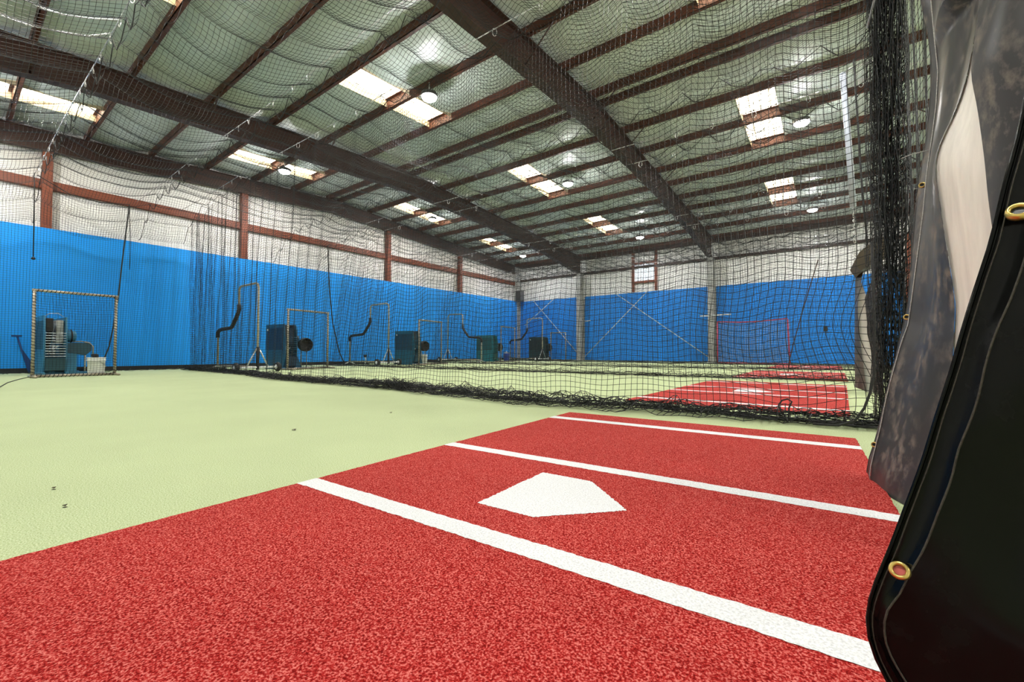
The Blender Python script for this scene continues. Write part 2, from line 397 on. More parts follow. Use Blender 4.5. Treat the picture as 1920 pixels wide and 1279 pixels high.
# blue coverings
w = MB(); ys = np.linspace(YN + .02, 19.5, 140); zs = np.linspace(.10, 3.27, 8)
w.grid([[(XA + .245 + .006 * math.sin(y * 5.1) + .004 * math.sin(y * 13 + z), y, z) for z in zs] for y in ys])
tag(build(bld(w), 'wall_cover', M['blue']), 'bright blue vinyl sheet covering the wall behind the pitching machines', 'wall covering')
w = MB(); w.box(XA + .23, XA + .26, YN, 19.5, 0, .105); struct(bld(w), 'baseboard_left', M['black'], 'black strip along the foot of the blue sheet behind the machines', 'baseboard')
for x0, x1, lab in ((-14.2, -10.46, 'blue tarp on the far wall between the corner and the first column'), (-10.16, -4.26, 'blue tarp on the far wall behind the large crossed rods'),
                    (-3.96, 1.95, 'blue tarp on the far wall behind the low goal'), (2.25, 8.0, 'blue tarp on the far wall behind the bundled net')):
    w = MB(); xs = np.linspace(x0, x1, 60); zs = np.linspace(.04, 3.26, 8)
    w.grid([[(x, YB - .10 + .012 * math.sin(x * 6) + .006 * math.sin(x * 17 + z), z) for z in zs] for x in xs])
    tag(build(bld(w), 'wall_tarp', M['blue2']), lab, 'wall covering')

# far-wall window
x0, x1, z0, z1 = -7.6, -6.52, 3.74, 4.62
p = MB(); p.box(x0, x1, YB - .045, YB - .03, z0, z1)
o = struct(bld(p), 'window_20', M['window'], 'small daylit window framed in brown high on the far wall', 'window')
q = MB()
for xx in (x0, x1): q.box(xx - .05, xx + .05, YB - .15, YB - .02, 3.30, 5.2)
for zz in (z0, z1): q.box(x0, x1, YB - .14, YB - .02, zz - .05, zz + .05)
q = bld(q); q.v = [tuple(np.array(v) - np.array(o.location)) for v in q.v]
build(q, 'window_frame', M['redsteel'], o)
q = MB()
for xx in (x0 + .36, x0 + .72): q.box(xx - .01, xx + .01, YB - .06, YB - .03, z0, z1)
q = bld(q); q.v = [tuple(np.array(v) - np.array(o.location)) for v in q.v]
build(q, 'window_bar', M['liner'], o)

# brace rods
for a, b_, lab in (((-8.4, 3.27), (-4.2, .22), 'long pale brace rod falling to the right across the blue tarp below the window'), ((-6.83, 3.27), (-10.15, .12), 'long pale brace rod falling to the left across the blue tarp below the window'),
                   ((-13.2, 3.27), (-10.45, .38), 'pale brace rod falling to the right in the corner bay'), ((-11.85, 3.27), (-13.75, 1.9), 'short pale brace rod rising to the right in the corner bay')):
    q = MB(); yy = YB - .30 - (.03 if a[0] < b_[0] else 0)
    q.tube([B(a[0], yy, a[1]), B(b_[0], yy, b_[1])], .022, 6)
    tag(build(q, 'brace_rod', M['rod']), lab, 'brace')

# high-bay lamps
lampb = ['over the pitching end', 'over the middle of the lanes', 'over the batting end', 'behind the mats']
lampr = ['in the row nearest the camera', 'before the ridge', 'beyond the ridge', 'near the far wall']
LX, LY = (-12.1, -6.26, -0.5, 5.4), (0.0, 5.65, 11.12, 17.03)
for i, x in enumerate(LX):
    for j, y in enumerate(LY):
        z = roof(y) - .28
        t = thing('high_bay_light', 'round LED lamp ' + lampb[i] + ', ' + lampr[j], 'light', B(x, y, z), EB, 'high bay lights')
        h = MB(); h.lathe([(.0, .10), (.07, .10), (.10, .07), (.155, .06), (.165, .02), (.165, -.01), (.15, -.01), (.15, .005), (0, .005)]); build(h, 'housing', M['lamp'], t)
        h = MB(); h.lathe([(0, -.075), (.07, -.07), (.12, -.05), (.150, -.012), (.150, .0)]); build(h, 'lens', M['lens'], t)
        h = MB(); h.tube([(0, 0, .10), (0, 0, .28)], .012, 6); build(h, 'hanger', M['galv'], t)
        L = bpy.data.lights.new('lamp', 'POINT'); L.shadow_soft_size = .06; L.energy = LAMP_W * .42; L.color = (1.0, .99, .975)
        lo = bpy.data.objects.new('lamp', L); C.objects.link(lo); lo.location = B(x, y, z - .15)
        L = bpy.data.lights.new('lamp', 'AREA'); L.shape = 'DISK'; L.size = .34; L.energy = LAMP_W * .80; L.color = (1.0, .985, .965)
        lo = bpy.data.objects.new('lamp', L); C.objects.link(lo); lo.location = B(x, y, z - .085)
# ------------------------------------------------------------------ cables, overhead nets, divider nets
ZC = 4.30
cabs = [(-1.1, 'steel net cable along the near side of the front cage', .50), (1.17, 'thick steel net cable with hooks along the centre of the front cage', .46), (2.97, 'steel net cable between the front cage centre and its divider', .50), (3.87, 'steel net cable carrying the long front divider net', .56),
        (7.60, 'first thin steel net cable over the second cage', .62), (8.40, 'steel net cable carrying the second divider net', .66), (12.45, 'thin steel net cable over the third cage', .8), (13.60, 'steel net cable carrying the third divider net', .8), (17.2, 'thin steel net cable over the farthest cage', .9), (18.3, 'steel net cable carrying the farthest divider net', .9)]
ring_me = None
for y, lab, sp in cabs:
    w = MB(); xs = np.linspace(XA + .27, 3.0 if y < 4 else 2.0, 24); r = .007 if y < 2 else (.006 if y < 5 else .007)
    w.tube([B(x, y, ZC - .02 * math.sin((x - XA) * 1.0)) for x in xs], r, 5)
    o = tag(build(w, 'net_cable', M['galv']), lab, 'cable', 'net cables')
    xr = -13.6
    while xr < 0.6:
        if ring_me is None:
            q = MB(); q.tube([(.026 * math.sin(t), 0.004 * math.sin(2 * t), -.04 + .05 * math.cos(t)) for t in np.linspace(0, 2 * PI, 13)[:-1]], .0045, 5, closed=True)
            h = build(q, 'hook', M['galv'], o); ring_me = h.data
        else:
            h = bpy.data.objects.new('hook', ring_me); C.objects.link(h); h.parent = o
        p = np.array(B(xr, y, ZC - .02 * math.sin((xr - XA)))) - np.array(o.location)
        h.location = p.tolist(); h.rotation_euler = (0, 0, random.uniform(-.5, .9))
        s = 1.0 if y < 5 else (1.2 if y < 10 else 1.5); h.scale = (s, s, s)
        xr += sp * random.uniform(.75, 1.25)

def scallop(x, sp, ph): return np.abs(np.sin(PI * (x - XA) / sp + ph))
def overhead(name, label, ycabs, x0, x1, step, r, sags, seed):
    nu = int((x1 - x0) / step); ys = []
    for a, b in zip(ycabs[:-1], ycabs[1:]):
        n = max(4, int((b - a) * 1.05 / step)); ys += [a + (b - a) * i / n for i in range(n)]
    ys.append(ycabs[-1]); ys = np.array(ys); x = np.linspace(x0, x1, nu)
    X, Y = np.meshgrid(x, ys, indexing='ij'); Z = np.full_like(X, ZC - .10)
    und = smooth1(nu, 12, 1.0)[:, None]
    for (a, b), sg in zip(zip(ycabs[:-1], ycabs[1:]), sags):
        m = (Y >= a) & (Y <= b); t = np.clip((Y - a) / (b - a), 0, 1)
        bow = 4 * t * (1 - t)
        Z -= np.where(m, bow * (sg * (1 + .12 * und)), 0)
        for e in (a, b):
            d = np.abs(Y - e); Z -= np.where(m, .13 * scallop(X, .52, seed) * np.exp(-d / .30), 0)
        Z -= np.where(m, (.085 * (scallop(X + .03 * np.sin(9 * t), .52, seed) - .5) + .03 * np.sin(X * 2.3 + seed + 3 * t)) * bow, 0)
    Z -= .75 * np.clip((x0 + 1.9 - X) / 1.9, 0, 1) ** 2     # hangs lower where it meets the end wall
    Y = Y + .012 * np.sin(X * 7.3 + Y * 2.1); X = X + .012 * np.sin(Y * 6.1 + X)
    P = np.stack([X, Y, Z], -1)
    o = net_obj(name, P, r, M['net'])
    tag(o, label, 'net', 'overhead nets')
    # black edge rope following the scallops at each inner cable
    for yy in ycabs[1:]:
        j = int(np.argmin(np.abs(ys - yy))); q = MB()
        q.tube((P[:, j] @ RB.T - np.array(o.location) + np.array([0, 0, -.004]))[::3], .0055, 4); build(q, 'edge_rope', M['rope'], o)
    return o
overhead('overhead_net', 'black overhead net of the front cage sagging below the roof at the upper left', [-1.1, 1.17, 2.97, 3.87], -13.9, 0.6, .050, .0024, (.40, .32, .06), 0.3)
overhead('overhead_net', 'black overhead net of the second cage seen through the front divider', [3.87, 6.2, 7.6, 8.4], -13.9, 0.6, .052, .0023, (.22, .16, .06), 1.1)
overhead('overhead_net', 'black overhead net of the third cage', [8.4, 11.0, 12.45, 13.6], -13.9, 0.6, .066, .0025, (.22, .16, .10), 2.0)
overhead('overhead_net', 'black overhead net of the farthest cage', [13.6, 16.0, 17.2, 18.3], -13.9, 0.6, .08, .0028, (.22, .16, .10), 2.9)

def twisted(par, pts, name, m, rad=.007, pitch=.085):
    Q = np.array(pts, float); s = np.r_[0, np.cumsum(np.linalg.norm(np.diff(Q, axis=0), axis=1))]; t = np.linspace(0, s[-1], int(s[-1] / .012))
    Q = np.stack([np.interp(t, s, Q[:, k]) for k in range(3)], -1); q = MB()
    for ph in (0, PI):
        a = 2 * PI * t / pitch + ph
        q.tube(Q + np.stack([rad * np.cos(a), 0 * a, rad * np.sin(a)], -1), .0042, 4)
    return build(q, name, m, par)
fo = bpy.data.objects['overhead_net']; foff = np.array(fo.location)
for pts in ([(-6.55, .02, 3.86), (-6.8, .32, 3.95), (-6.88, .5, 4.0), (-6.93, .72, 4.08), (-6.91, .99, 4.18), (-6.81, 1.15, 4.26)],
            [(-6.05, .20, 3.86), (-6.32, .46, 3.95), (-6.42, .57, 4.0), (-6.52, .73, 4.08), (-6.55, .93, 4.18), (-6.43, 1.17, 4.26)]):
    twisted(fo, np.array(pts) @ RB.T - foff, 'lit_fold_ridge', M['litfold'])  # fold ridges of the sagging net, their lit look put into the colour
def divider(name, label, bx, by, ytop, x0, x1, step, stepz, r, fold, pile_rows, pile_w, ztop=ZC - .12, seed=0.0):
    nu = int((x1 - x0) / step); u = np.linspace(0, 1, nu); x = x0 + (x1 - x0) * u
    nv = int(ztop / stepz); z = np.linspace(0, 1, nv)
    X, Zf = np.meshgrid(x, z, indexing='ij')
    zt = (ztop - .26 * np.clip((-11.0 - x) / 2.3, 0, 1) - .15 * scallop(x, .62, seed) * (1 if step < .06 else .8))[:, None]
    Z = Zf * zt + .012
    yb = np.interp(x, bx, by)[:, None]
    left = np.clip((-5.5 - X) / 8.0, 0, 1)            # pleats gather towards the pitching end
    ph = np.cumsum(np.interp(x, [-14, -9, -4, 1], [24, 20, 12, 7]) * (x[1] - x[0]))[:, None] + seed
    amp = fold * (.25 + 1.0 * left)
    Y = yb * (1 - Zf) + ytop * Zf + amp * np.sin(ph + .6 * np.sin(Zf * 4 + seed)) * (.35 + .65 * (1 - Zf)) + .35 * amp * np.sin(ph * .37 + Zf * 5)
    X = X + .010 * np.sin(ph * .5 + Z * 4)
    Z = Z + .018 * np.sin(X * 3.1 + seed) * np.sin(Z * 2.2) + .010 * np.sin(X * 9 + Z * 5)
    for q_ in range(5):                                # uneven slack in the hanging mesh
        a_, b_, c_, d_ = rng.uniform(.5, 2.6), rng.uniform(.6, 2.8), rng.uniform(0, 6), rng.uniform(0, 6)
        w_ = np.sin(np.clip(Zf, 0, 1) * PI) ** .5
        X = X + w_ * .016 * np.sin(X * a_ * 1.7 + Z * b_ + c_); Z = Z + w_ * .020 * np.sin(X * a_ * 2.2 - Z * b_ + d_)
    rag = np.clip((X + 1.2) / 1.6, 0, 1) * np.exp(-((Z - .5) / .6) ** 2)
    X = X + rag * .10 * np.sin(Z * 5.0 + 1.2); Z = Z + rag * .05 * np.sin(X * 7 + Z * 3)
    P = np.stack([X, Y, Z], -1)
    o = net_obj(name, P, r, M['net']); tag(o, label, 'net', 'divider nets')
    off = np.array(o.location)
    # slack net lying crumpled along the floor
    rows = []
    wl = np.interp(x, [-13, -9, -5, -3.6, 0], [.40, .55, 1.0, 1.15, 1.0])
    for k in range(pile_rows):
        t = k / max(1, pile_rows - 1)
        yy = yb[:, 0] + pile_w * wl * ((t - .45) * 1.0 + .30 * np.sin(t * 21 + x * .8)) + smooth1(nu, 4, pile_w * .13) + .35 * pile_w * np.sin(x * 1.1 + seed)
        zz = .010 + np.abs(smooth1(nu, 3, .034)) * (1 - abs(t - .5)) + (.05 * math.exp(-((t - .5) / .25) ** 2))
        rows.append(np.stack([x + smooth1(nu, 4, .012), yy, zz], -1))
    PP = np.stack(rows, 1)
    q = net_mesh('floor_slack', (PP @ RB.T) - off, r * 1.35); ob = link('floor_slack', q, M['net'], o)
    q = MB(); xs = x[::3]
    for s in range(2):
        yy = np.interp(xs, bx, by) + smooth1(len(xs), 5, pile_w * .22) + pile_w * (.12 * s - .05)
        q.tube(np.stack([xs, yy, .018 + np.abs(smooth1(len(xs), 4, .012))], -1) @ RB.T - off, .011 if s else .008, 6)
    build(q, 'hem_rope', M['rope'], o)
    return o, P, off

n1, P1, off1 = divider('divider_net', 'long black divider net beside the front batting mat, bunched along the floor', [-13.4, -10.6, -4.9, -2.3, -1.4, .4], [3.93, 3.78, 3.56, 3.58, 3.74, 3.72], 3.87, -13.3, 0.30, .049, .050, .0024, .06, 24, .30, seed=.4)
# tangled tuft half-way along, standing loop and slack rope near the plate end
q = MB()
for i in range(46):
    c0 = np.array([-4.55 + random.gauss(0, .22), 3.60 + random.gauss(0, .09), .03]); pts = []
    for t in np.linspace(0, 1, 9): pts.append(c0 + np.array([random.gauss(0, .05), random.gauss(0, .04), abs(random.gauss(.04, .04))]))
    q.tube(np.array(pts) @ RB.T - off1, .003, 4)
build(q, 'tangle', M['net'], n1)
q = MB(); q.tube(np.array([(-.275, 3.66, .01), (-.262, 3.66, .06), (-.262, 3.67, .11), (-.245, 3.68, .155), (-.27, 3.68, .172), (-.305, 3.68, .160), (-.325, 3.67, .125), (-.312, 3.66, .085), (-.285, 3.65, .05), (-.27, 3.64, .015)]) @ RB.T - off1, .0065, 6); build(q, 'rope_loop', M['rope'], n1)
q = MB(); q.tube(np.array([(.20, 3.5, 1.2), (.205, 3.5, .7), (.20, 3.5, .38), (.18, 3.5, .26), (.15, 3.5, .16), (.10, 3.52, .07), (.02, 3.56, .03), (-.12, 3.6, .02)]) @ RB.T - off1, .008, 6); build(q, 'slack_rope', M['rope'], n1)
# gathered end of the net: pleated into a thick hanging bundle
def bundle(x0, x1, yc, z1, cols, rows, depth, zb=0.01):
    P = np.zeros((cols, rows, 3)); z = np.linspace(zb, z1, rows)
    for i in range(cols):
        wob = smooth1(rows, 7, .010)
        P[i, :, 0] = x0 + (x1 - x0) * (i / cols) + .022 * np.sin(z * 1.6 + i) + wob
        P[i, :, 1] = yc + depth * math.sin(i * 2.399) + .03 * np.sin(z * 1.1 + i * .5) + smooth1(rows, 6, .010)
        P[i, :, 2] = z + .02 * math.sin(i * 1.7)
    return P
PB = bundle(.245, .400, 3.80, 4.22, 64, 84, .085)
ob = link('gathered_end', net_mesh('gathered_end', (PB @ RB.T) - off1, .0025), M['net'], n1)
PB = bundle(.215, .262, 3.88, 4.22, 16, 84, .05)
ob = link('gathered_edge', net_mesh('gathered_edge', (PB @ RB.T) - off1, .0019), M['net'], n1)

divider('divider_net', 'second black divider net, between the second and third batting mats', [-13.5, -3.3, .6], [7.7, 8.62, 9.15], 8.40, -13.4, 0.9, .049, .050, .0022, .05, 10, .18, seed=1.2)
divider('divider_net', 'third black divider net, beyond the third batting mat', [-13.5, -4.8, .8], [12.0, 12.9, 14.1], 13.60, -13.4, 1.1, .062, .064, .0024, .05, 8, .16, seed=2.2)
divider('divider_net', 'farthest black divider net, close to the far wall', [-13.0, -6.6, 1.0], [17.0, 17.5, 18.1], 18.30, -13.2, 1.2, .078, .080, .0026, .05, 7, .16, seed=3.2)

# nets across the pitching end, in front of the blue sheet
def backnet(label, y0, y1, xb, step, r, pleat, seed, zt=4.05):
    nu = int((y1 - y0) / step); y = np.linspace(y0, y1, nu); nv = int(zt / (step * 1.05)); z = np.linspace(.015, zt, nv)
    Y, Z = np.meshgrid(y, z, indexing='ij')
    a = pleat(Y)
    X = xb + a * np.sin(Y * 23 + seed + .5 * np.sin(Z * 1.7 + Y)) + .05 * np.sin(Y * 2 + seed) - .12 * np.cos(Z / zt * PI)
    Y = Y - .12 * np.clip(1 - Z / zt, 0, 1) ** 1.5 * np.clip((Y - 1.6) / 1.5, 0, 1) * (1 if y0 < 0 else 0)
    Z = Z - .22 * np.sin(PI * np.clip((Y - y0) / (y1 - y0), 0, 1)) * (Z / zt) ** 2 * .5 + .02 * np.sin(Y * 4) * np.sin(Z * 3)
    o = net_obj('back_net', np.stack([X, Y, Z], -1), r, M['net']); return tag(o, label, 'net', 'nets across the pitching end')
bn = backnet('black net across the pitching end of the front cage, behind the square screen', -3.0, 4.5, -13.72, .045, .0021, lambda Y: .085 * np.clip((Y - 2.45) / .6, 0, 1), .2)
q = MB(); off = np.array(bn.location)
q.tube(np.array([(-13.6, 2.71, 4.01), (-13.6, 2.66, 3.41), (-13.6, 2.59, 2.5), (-13.6, 2.54, 1.73), (-13.6, 2.47, 1.09), (-13.6, 2.40, .59), (-13.6, 2.32, .31), (-13.58, 2.28, .03)]) @ RB.T - off, .014, 6); build(q, 'hem_rope', M['rope'], bn)
q = MB(); q.tube(np.array([(-13.62, 2.71, 4.0), (-13.62, 2.74, 3.3), (-13.62, 2.74, 2.45)]) @ RB.T - off, .007, 5); build(q, 'hanging_cord', M['rope'], bn)
q = MB(); q.tube(np.array([(-13.6, 1.2, 4.25), (-13.6, 1.7, 3.98), (-13.6, 2.2, 3.93), (-13.6, 2.71, 4.03)]) @ RB.T - off, .010, 5); build(q, 'top_rope', M['rope'], bn)
q = MB()
for i in range(60):
    x_, y_ = -13.55 + random.gauss(0, .06), random.uniform(-2.5, 4.4)
    q.tube(np.array([(x_ + random.gauss(0, .06), y_ + k * .06, abs(random.gauss(.015, .02)) + .006) for k in range(5)]) @ RB.T - off, .0035, 4)
build(q, 'floor_slack', M['net'], bn)
bn = backnet('black pleated net across the pitching end of the second cage', 4.6, 8.0, -13.75, .052, .0020, lambda Y: .05 + 0 * Y, 1.0)
q = MB(); off = np.array(bn.location)
q.tube(np.array([(-13.5, 7.75, 4.0), (-13.5, 7.78, 3.2), (-13.5, 7.82, 2.55), (-13.5, 7.95, 1.4), (-13.5, 8.2, .45), (-13.5, 8.4, .04)]) @ RB.T - off, .020, 6); build(q, 'hem_rope', M['rope'], bn)
backnet('black pleated net across the pitching end of the third cage', 8.2, 13.0, -13.8, .075, .0021, lambda Y: .05 + 0 * Y, 2.0)
backnet('black pleated net across the pitching end of the farthest cage', 13.2, 18.0, -13.85, .10, .003, lambda Y: .05 + 0 * Y, 3.0)
q = MB(); q.tube([B(-13.66, 1.165, 4.3), B(-13.66, 1.17, 3.9), B(-13.66, 1.175, 3.44), B(-13.66, 1.18, 2.5)], .010, 5); q.lathe([(0, -.03), (.03, -.02), (.035, .0), (.02, .03), (0, .035)], B(-13.66, 1.18, 2.46), seg=10)
tag(build(q, 'pull_cord', M['rope']), 'thin black cord with a knob hanging above the square screen', 'cord')

# net behind the batting end
ys = np.arange(.6, 3.74, .048); zs = np.linspace(.4, 4.2, 78)
Y, Z = np.meshgrid(ys, zs, indexing='ij')
o = net_obj('backstop_net', np.stack([np.interp(Y, [.4, 1.2, 2.0, 2.6, 3.75], [.62, .56, .36, .345, .395]) + .012 * np.sin(Y * 14 + .6 * np.sin(Z * 2)) + .008 * np.sin(Z * 1.3), Y + .015 * np.sin(Z * 6 + Y * 4), Z + .025 * np.sin(Y * 5 + Z)], -1), .0017, M['net'])
tag(o, 'black net hanging behind the curtains at the batting end, beside the bundled net', 'net')
# ------------------------------------------------------------------ batting mats
def strip(mb, pts_l, pts_r, z):
    n = len(pts_l); mb.add([(*p, z) for p in pts_l] + [(*p, z) for p in pts_r], [(i, i + 1, n + i + 1, n + i) for i in range(n - 1)])
def batting_mat(label, cx, cy, rz, w, l, lines, plate, jit):
    t = thing('batting_mat', label, 'batting mat', (cx, cy, 0), rz, 'batting mats')
    x0, x1, y0, y1, h = -w / 2, w / 2, -l / 2, l / 2, .014
    b = MB(); b.box(x0, x1, y0, y1, 0.001, h - .002); build(b, 'backing', M['backing'], t)
    def wob(n): return np.convolve(np.random.default_rng(5).normal(size=n + 2), [.3, .4, .3], 'valid') * jit
    # pile: outline with a slightly ragged cut edge
    out = []; m = 60 if jit else 8
    for (ax, ay), (bx_, by_) in (((x0, y0), (x1, y0)), ((x1, y0), (x1, y1)), ((x1, y1), (x0, y1)), ((x0, y1), (x0, y0))):
        k = m * (5 if jit else 1); r = np.random.default_rng(3).normal(size=k) * jit * .6
        for i in range(k): s = i / k; out.append((ax + (bx_ - ax) * s + r[i] * (ay != by_), ay + (by_ - ay) * s + r[i] * (ax != bx_)))
    p = MB(); n = len(out)
    p.add([(a, c_, h) for a, c_ in out] + [(a * 1.001, c_ * 1.001, .003) for a, c_ in out], [tuple(range(n))] + [(i, n + i, n + (i + 1) % n, (i + 1) % n) for i in range(n)])
    build(p, 'pile', M['mat'], t)
    for ya, yb in lines:
        s = MB(); k = 320 if jit else 4; xs = np.linspace(x0, x1, k)
        strip(s, list(zip(xs, yb + wob(k))), list(zip(xs, ya + wob(k)[::-1])), h + .0012); build(s, 'line', M['line'], t)
    s = MB(); px, py = plate; d, g = .432, .216
    poly = [(px, py - g), (px + g, py - g), (px + d, py), (px + g, py + g), (px, py + g)]; pts = []
    k = 60 if jit else 1; r = np.random.default_rng(9)
    for i in range(5):
        a, b_ = np.array(poly[i]), np.array(poly[(i + 1) % 5]); nrm = np.array([(b_ - a)[1], -(b_ - a)[0]]); nrm = nrm / np.linalg.norm(nrm)
        for q in range(k): pts.append(tuple(a + (b_ - a) * q / k + nrm * r.normal() * jit * .8))
    s.add([(*q, h + .0014) for q in pts], [tuple(range(len(pts)))])
    build(s, 'home_plate', M['line'], t)
    return t
LN = [(-1.565, -1.47), (-.457, -.377), (.345, .425), (1.465, 1.565)]
# front mat: x -1.60..0.235, y -0.47..3.19; the line and plate places are measured from its middle
batting_mat('large red batting mat with white lines and home plate in the foreground', -.680, 1.36, 0, 1.836, 3.66, [(-1.56, -1.465), (-.463, -.383), (.341, .417), (1.4776, 1.572)], (-.680 + .4582, -.0234), .0022)
batting_mat('red batting mat behind the front divider net', -.52, 6.16, -.057, 1.83, 3.70, LN, (-.22, 0), .0)
batting_mat('red batting mat third from the camera, before the third divider net', -.22, 10.95, -.045, 1.80, 3.4, LN[:1] + LN[1:3] + LN[3:], (-.22, 0), .0)
batting_mat('farthest red batting mat, near the far wall', 0.02, 16.2, -.045, 1.80, 3.5, LN, (-.22, 0), .0)

# ------------------------------------------------------------------ protective screens
def flat_net(x_of, y0, y1, z0, z1, step, inside=None):
    pass
def square_screen(label, p0, p1, h, step, r):
    p0, p1 = np.array(p0), np.array(p1); d = p1 - p0; w = float(np.hypot(*d)); rz = math.atan2(d[1], d[0])
    t = thing('square_screen', label, 'pitching screen', (p0[0], p0[1], 0), rz, 'square pipe screens')   # local x runs along the screen
    R_ = .024
    for nm, a, b in (('post', (0, 0, .03), (0, 0, h)), ('post', (w, 0, .03), (w, 0, h)), ('top_rail', (-.03, 0, h), (w + .03, 0, h)), ('bottom_rail', (-.03, 0, .03), (w + .03, 0, .03))):
        q = MB(); q.tube([a, b], R_, 8)
        build(q, nm, M['pipe'], t)
    q = MB()
    for a, b in (((0, 0, 0), (0, 0, h)), ((w, 0, 0), (w, 0, h)), ((0, 0, h), (w, 0, h)), ((0, 0, .03), (w, 0, .03))):
        a, b = np.array(a), np.array(b); L_ = np.linalg.norm(b - a); u = (b - a) / L_; v = np.cross(u, (0, 1, 0)); n = int(L_ * 90)
        q.tube([a + u * L_ * i / n + (R_ + .004) * (math.cos(i * 1.25) * v + math.sin(i * 1.25) * np.array((0, 1, 0))) for i in range(n)], .0062, 4)
    build(q, 'lacing', M['rope'], t)
    nu, nv = int(w / step), int(h / step)
    X, Z = np.meshgrid(np.linspace(0, w, nu), np.linspace(.03, h, nv), indexing='ij'); s = np.sin(PI * X / w) * np.sin(PI * Z / h)
    link('netting', net_mesh('netting', np.stack([X + .01 * np.sin(Z * 7), -.10 * s, Z - .05 * s], -1), r), M['net'], t)
    q = MB()
    for x in (0, w): q.tube([(x, -.28, .025), (x, .28, .025)], .022, 7)
    build(q, 'foot', M['pipe'], t)
    return t
square_screen('square pipe screen laced with net, in front of the leftmost pitching machine', (-11.6, 1.55), (-11.62, 2.68), 1.60, .045, .0020)
square_screen('square pipe screen with net, beside the second pitching machine from the left', (-10.95, 5.86), (-11.15, 7.10), 1.56, .05, .0016)
square_screen('square pipe screen with net, beside the third pitching machine from the left', (-11.0, 10.44), (-11.2, 11.75), 1.56, .06, .0018)
square_screen('square pipe screen with net, beside the blue bucket of balls', (-11.0, 15.28), (-11.2, 16.65), 1.56, .07, .002)
square_screen('small square pipe screen at the far wall, beside the dark machine', (-10.55, 18.95), (-9.75, 19.0), 1.40, .08, .002)

def l_screen(label, p0, p1, h, flip=False, net_step=.06):
    """pitcher's L-screen: low shoulder at p0, full height at p1"""
    p0, p1 = np.array(p0, float), np.array(p1, float); d = p1 - p0; w = float(np.hypot(*d)); rz = math.atan2(d[1], d[0])
    t = thing('l_screen', label, 'pitching screen', (p0[0], p0[1], 0), rz, 'wheeled L-shaped screens')
    A = [(0, .12), (0, .46 * h), (.03 * w, .485 * h), (.08 * w, .495 * h), (.34 * w, .51 * h), (.38 * w, .53 * h), (.52 * w, .68 * h), (.54 * w, .72 * h), (.54 * w, .95 * h), (.56 * w, .98 * h), (.60 * w, .99 * h), (.94 * w, h), (.98 * w, .985 * h), (w, .95 * h), (w, .06)]
    pts = [(a, 0, z) for a, z in A]
    q = MB(); q.tube(pts, .026, 8); build(q, 'frame', M['pipe'], t)
    q = MB(); q.tube([(0, 0, .40 * h), (0, 0, .46 * h), (.03 * w, 0, .485 * h), (.08 * w, 0, .495 * h), (.34 * w, 0, .51 * h), (.38 * w, 0, .53 * h), (.52 * w, 0, .68 * h), (.54 * w, 0, .72 * h), (.54 * w, 0, .78 * h)], .046, 8); build(q, 'padding', M['pad'], t)
    q = MB(); q.tube([(0, 0, .115), (w, 0, .115)], .022, 8); build(q, 'base_rail', M['pipe'], t)
    q = MB(); q.tube([(-.02, -.20, .02), (0, 0, .11), (.02, .20, .02)], .022, 8); build(q, 'foot', M['galv'], t)
    q = MB(); q.tube([(w, -.44, .112), (w, .44, .112)], .024, 8); build(q, 'axle_rail', M['whitetube'], t)
    for s in (-1, 1):
        y = s * .47
        q = MB(); q.lathe([(.0, -.045), (.045, -.045), (.058, -.035), (.058, .035), (.045, .045), (0, .045)], (w, y, .112), 'y', 16); hb = build(q, 'wheel', M['hub'], t)
        q = MB(); q.lathe([(.055, -.040), (.095, -.04), (.112, -.02), (.112, .02), (.095, .04), (.055, .040)], (w, y, .112), 'y', 22); build(q, 'tyre', M['rubber'], hb)
        q = MB(); q.tube([(w, s * .24, .13), (w, s * .02, .27 * h)], .017, 6); build(q, 'brace', M['galv'], t)
    q = MB(); q.tube([(w, 0, .06), (w, 0, .28 * h)], .036, 8); build(q, 'post_sleeve', M['pad'], t)
    # netting inside the L outline
    st = net_step; V = []
    def top(a):
        u = a / w
        return float(np.interp(u, [0, .08, .36, .53, .54, .6, 1], [.46 * h, .495 * h, .51 * h, .70 * h, .97 * h, .99 * h, h]))
    q = MB()
    for a in np.arange(st, w, st): q.tube([(a, .0, .12), (a, -.05, top(a) * .5), (a, 0, top(a))], .0017, 3, caps=False)
    for z in np.arange(.14, h, st):
        a0 = 0 if z < .46 * h else next((a for a in np.linspace(0, w, 60) if top(a) >= z), w)
        if a0 < w - .02: q.tube([(a0, 0, z), ((a0 + w) / 2, -.03, z), (w, 0, z)], .0017, 3, caps=False)
    build(q, 'netting', M['net'], t)
    return t
l_screen('tall L-shaped pipe screen on white-hubbed wheels, left of the second pitching machine', (-12.4, 4.84), (-10.5, 4.92), 2.08, net_step=.06)
l_screen('L-shaped pipe screen on wheels, left of the third pitching machine', (-13.4, 9.40), (-11.45, 9.50), 2.08, net_step=.07)
l_screen('L-shaped pipe screen turned the other way, notch beside the fourth pitching machine', (-10.85, 13.72), (-13.0, 14.05), 2.08, net_step=.09)
l_screen('L-shaped pipe screen in front of the dark machine by the far wall', (-12.55, 18.25), (-10.4, 17.85), 2.08, net_step=.09)

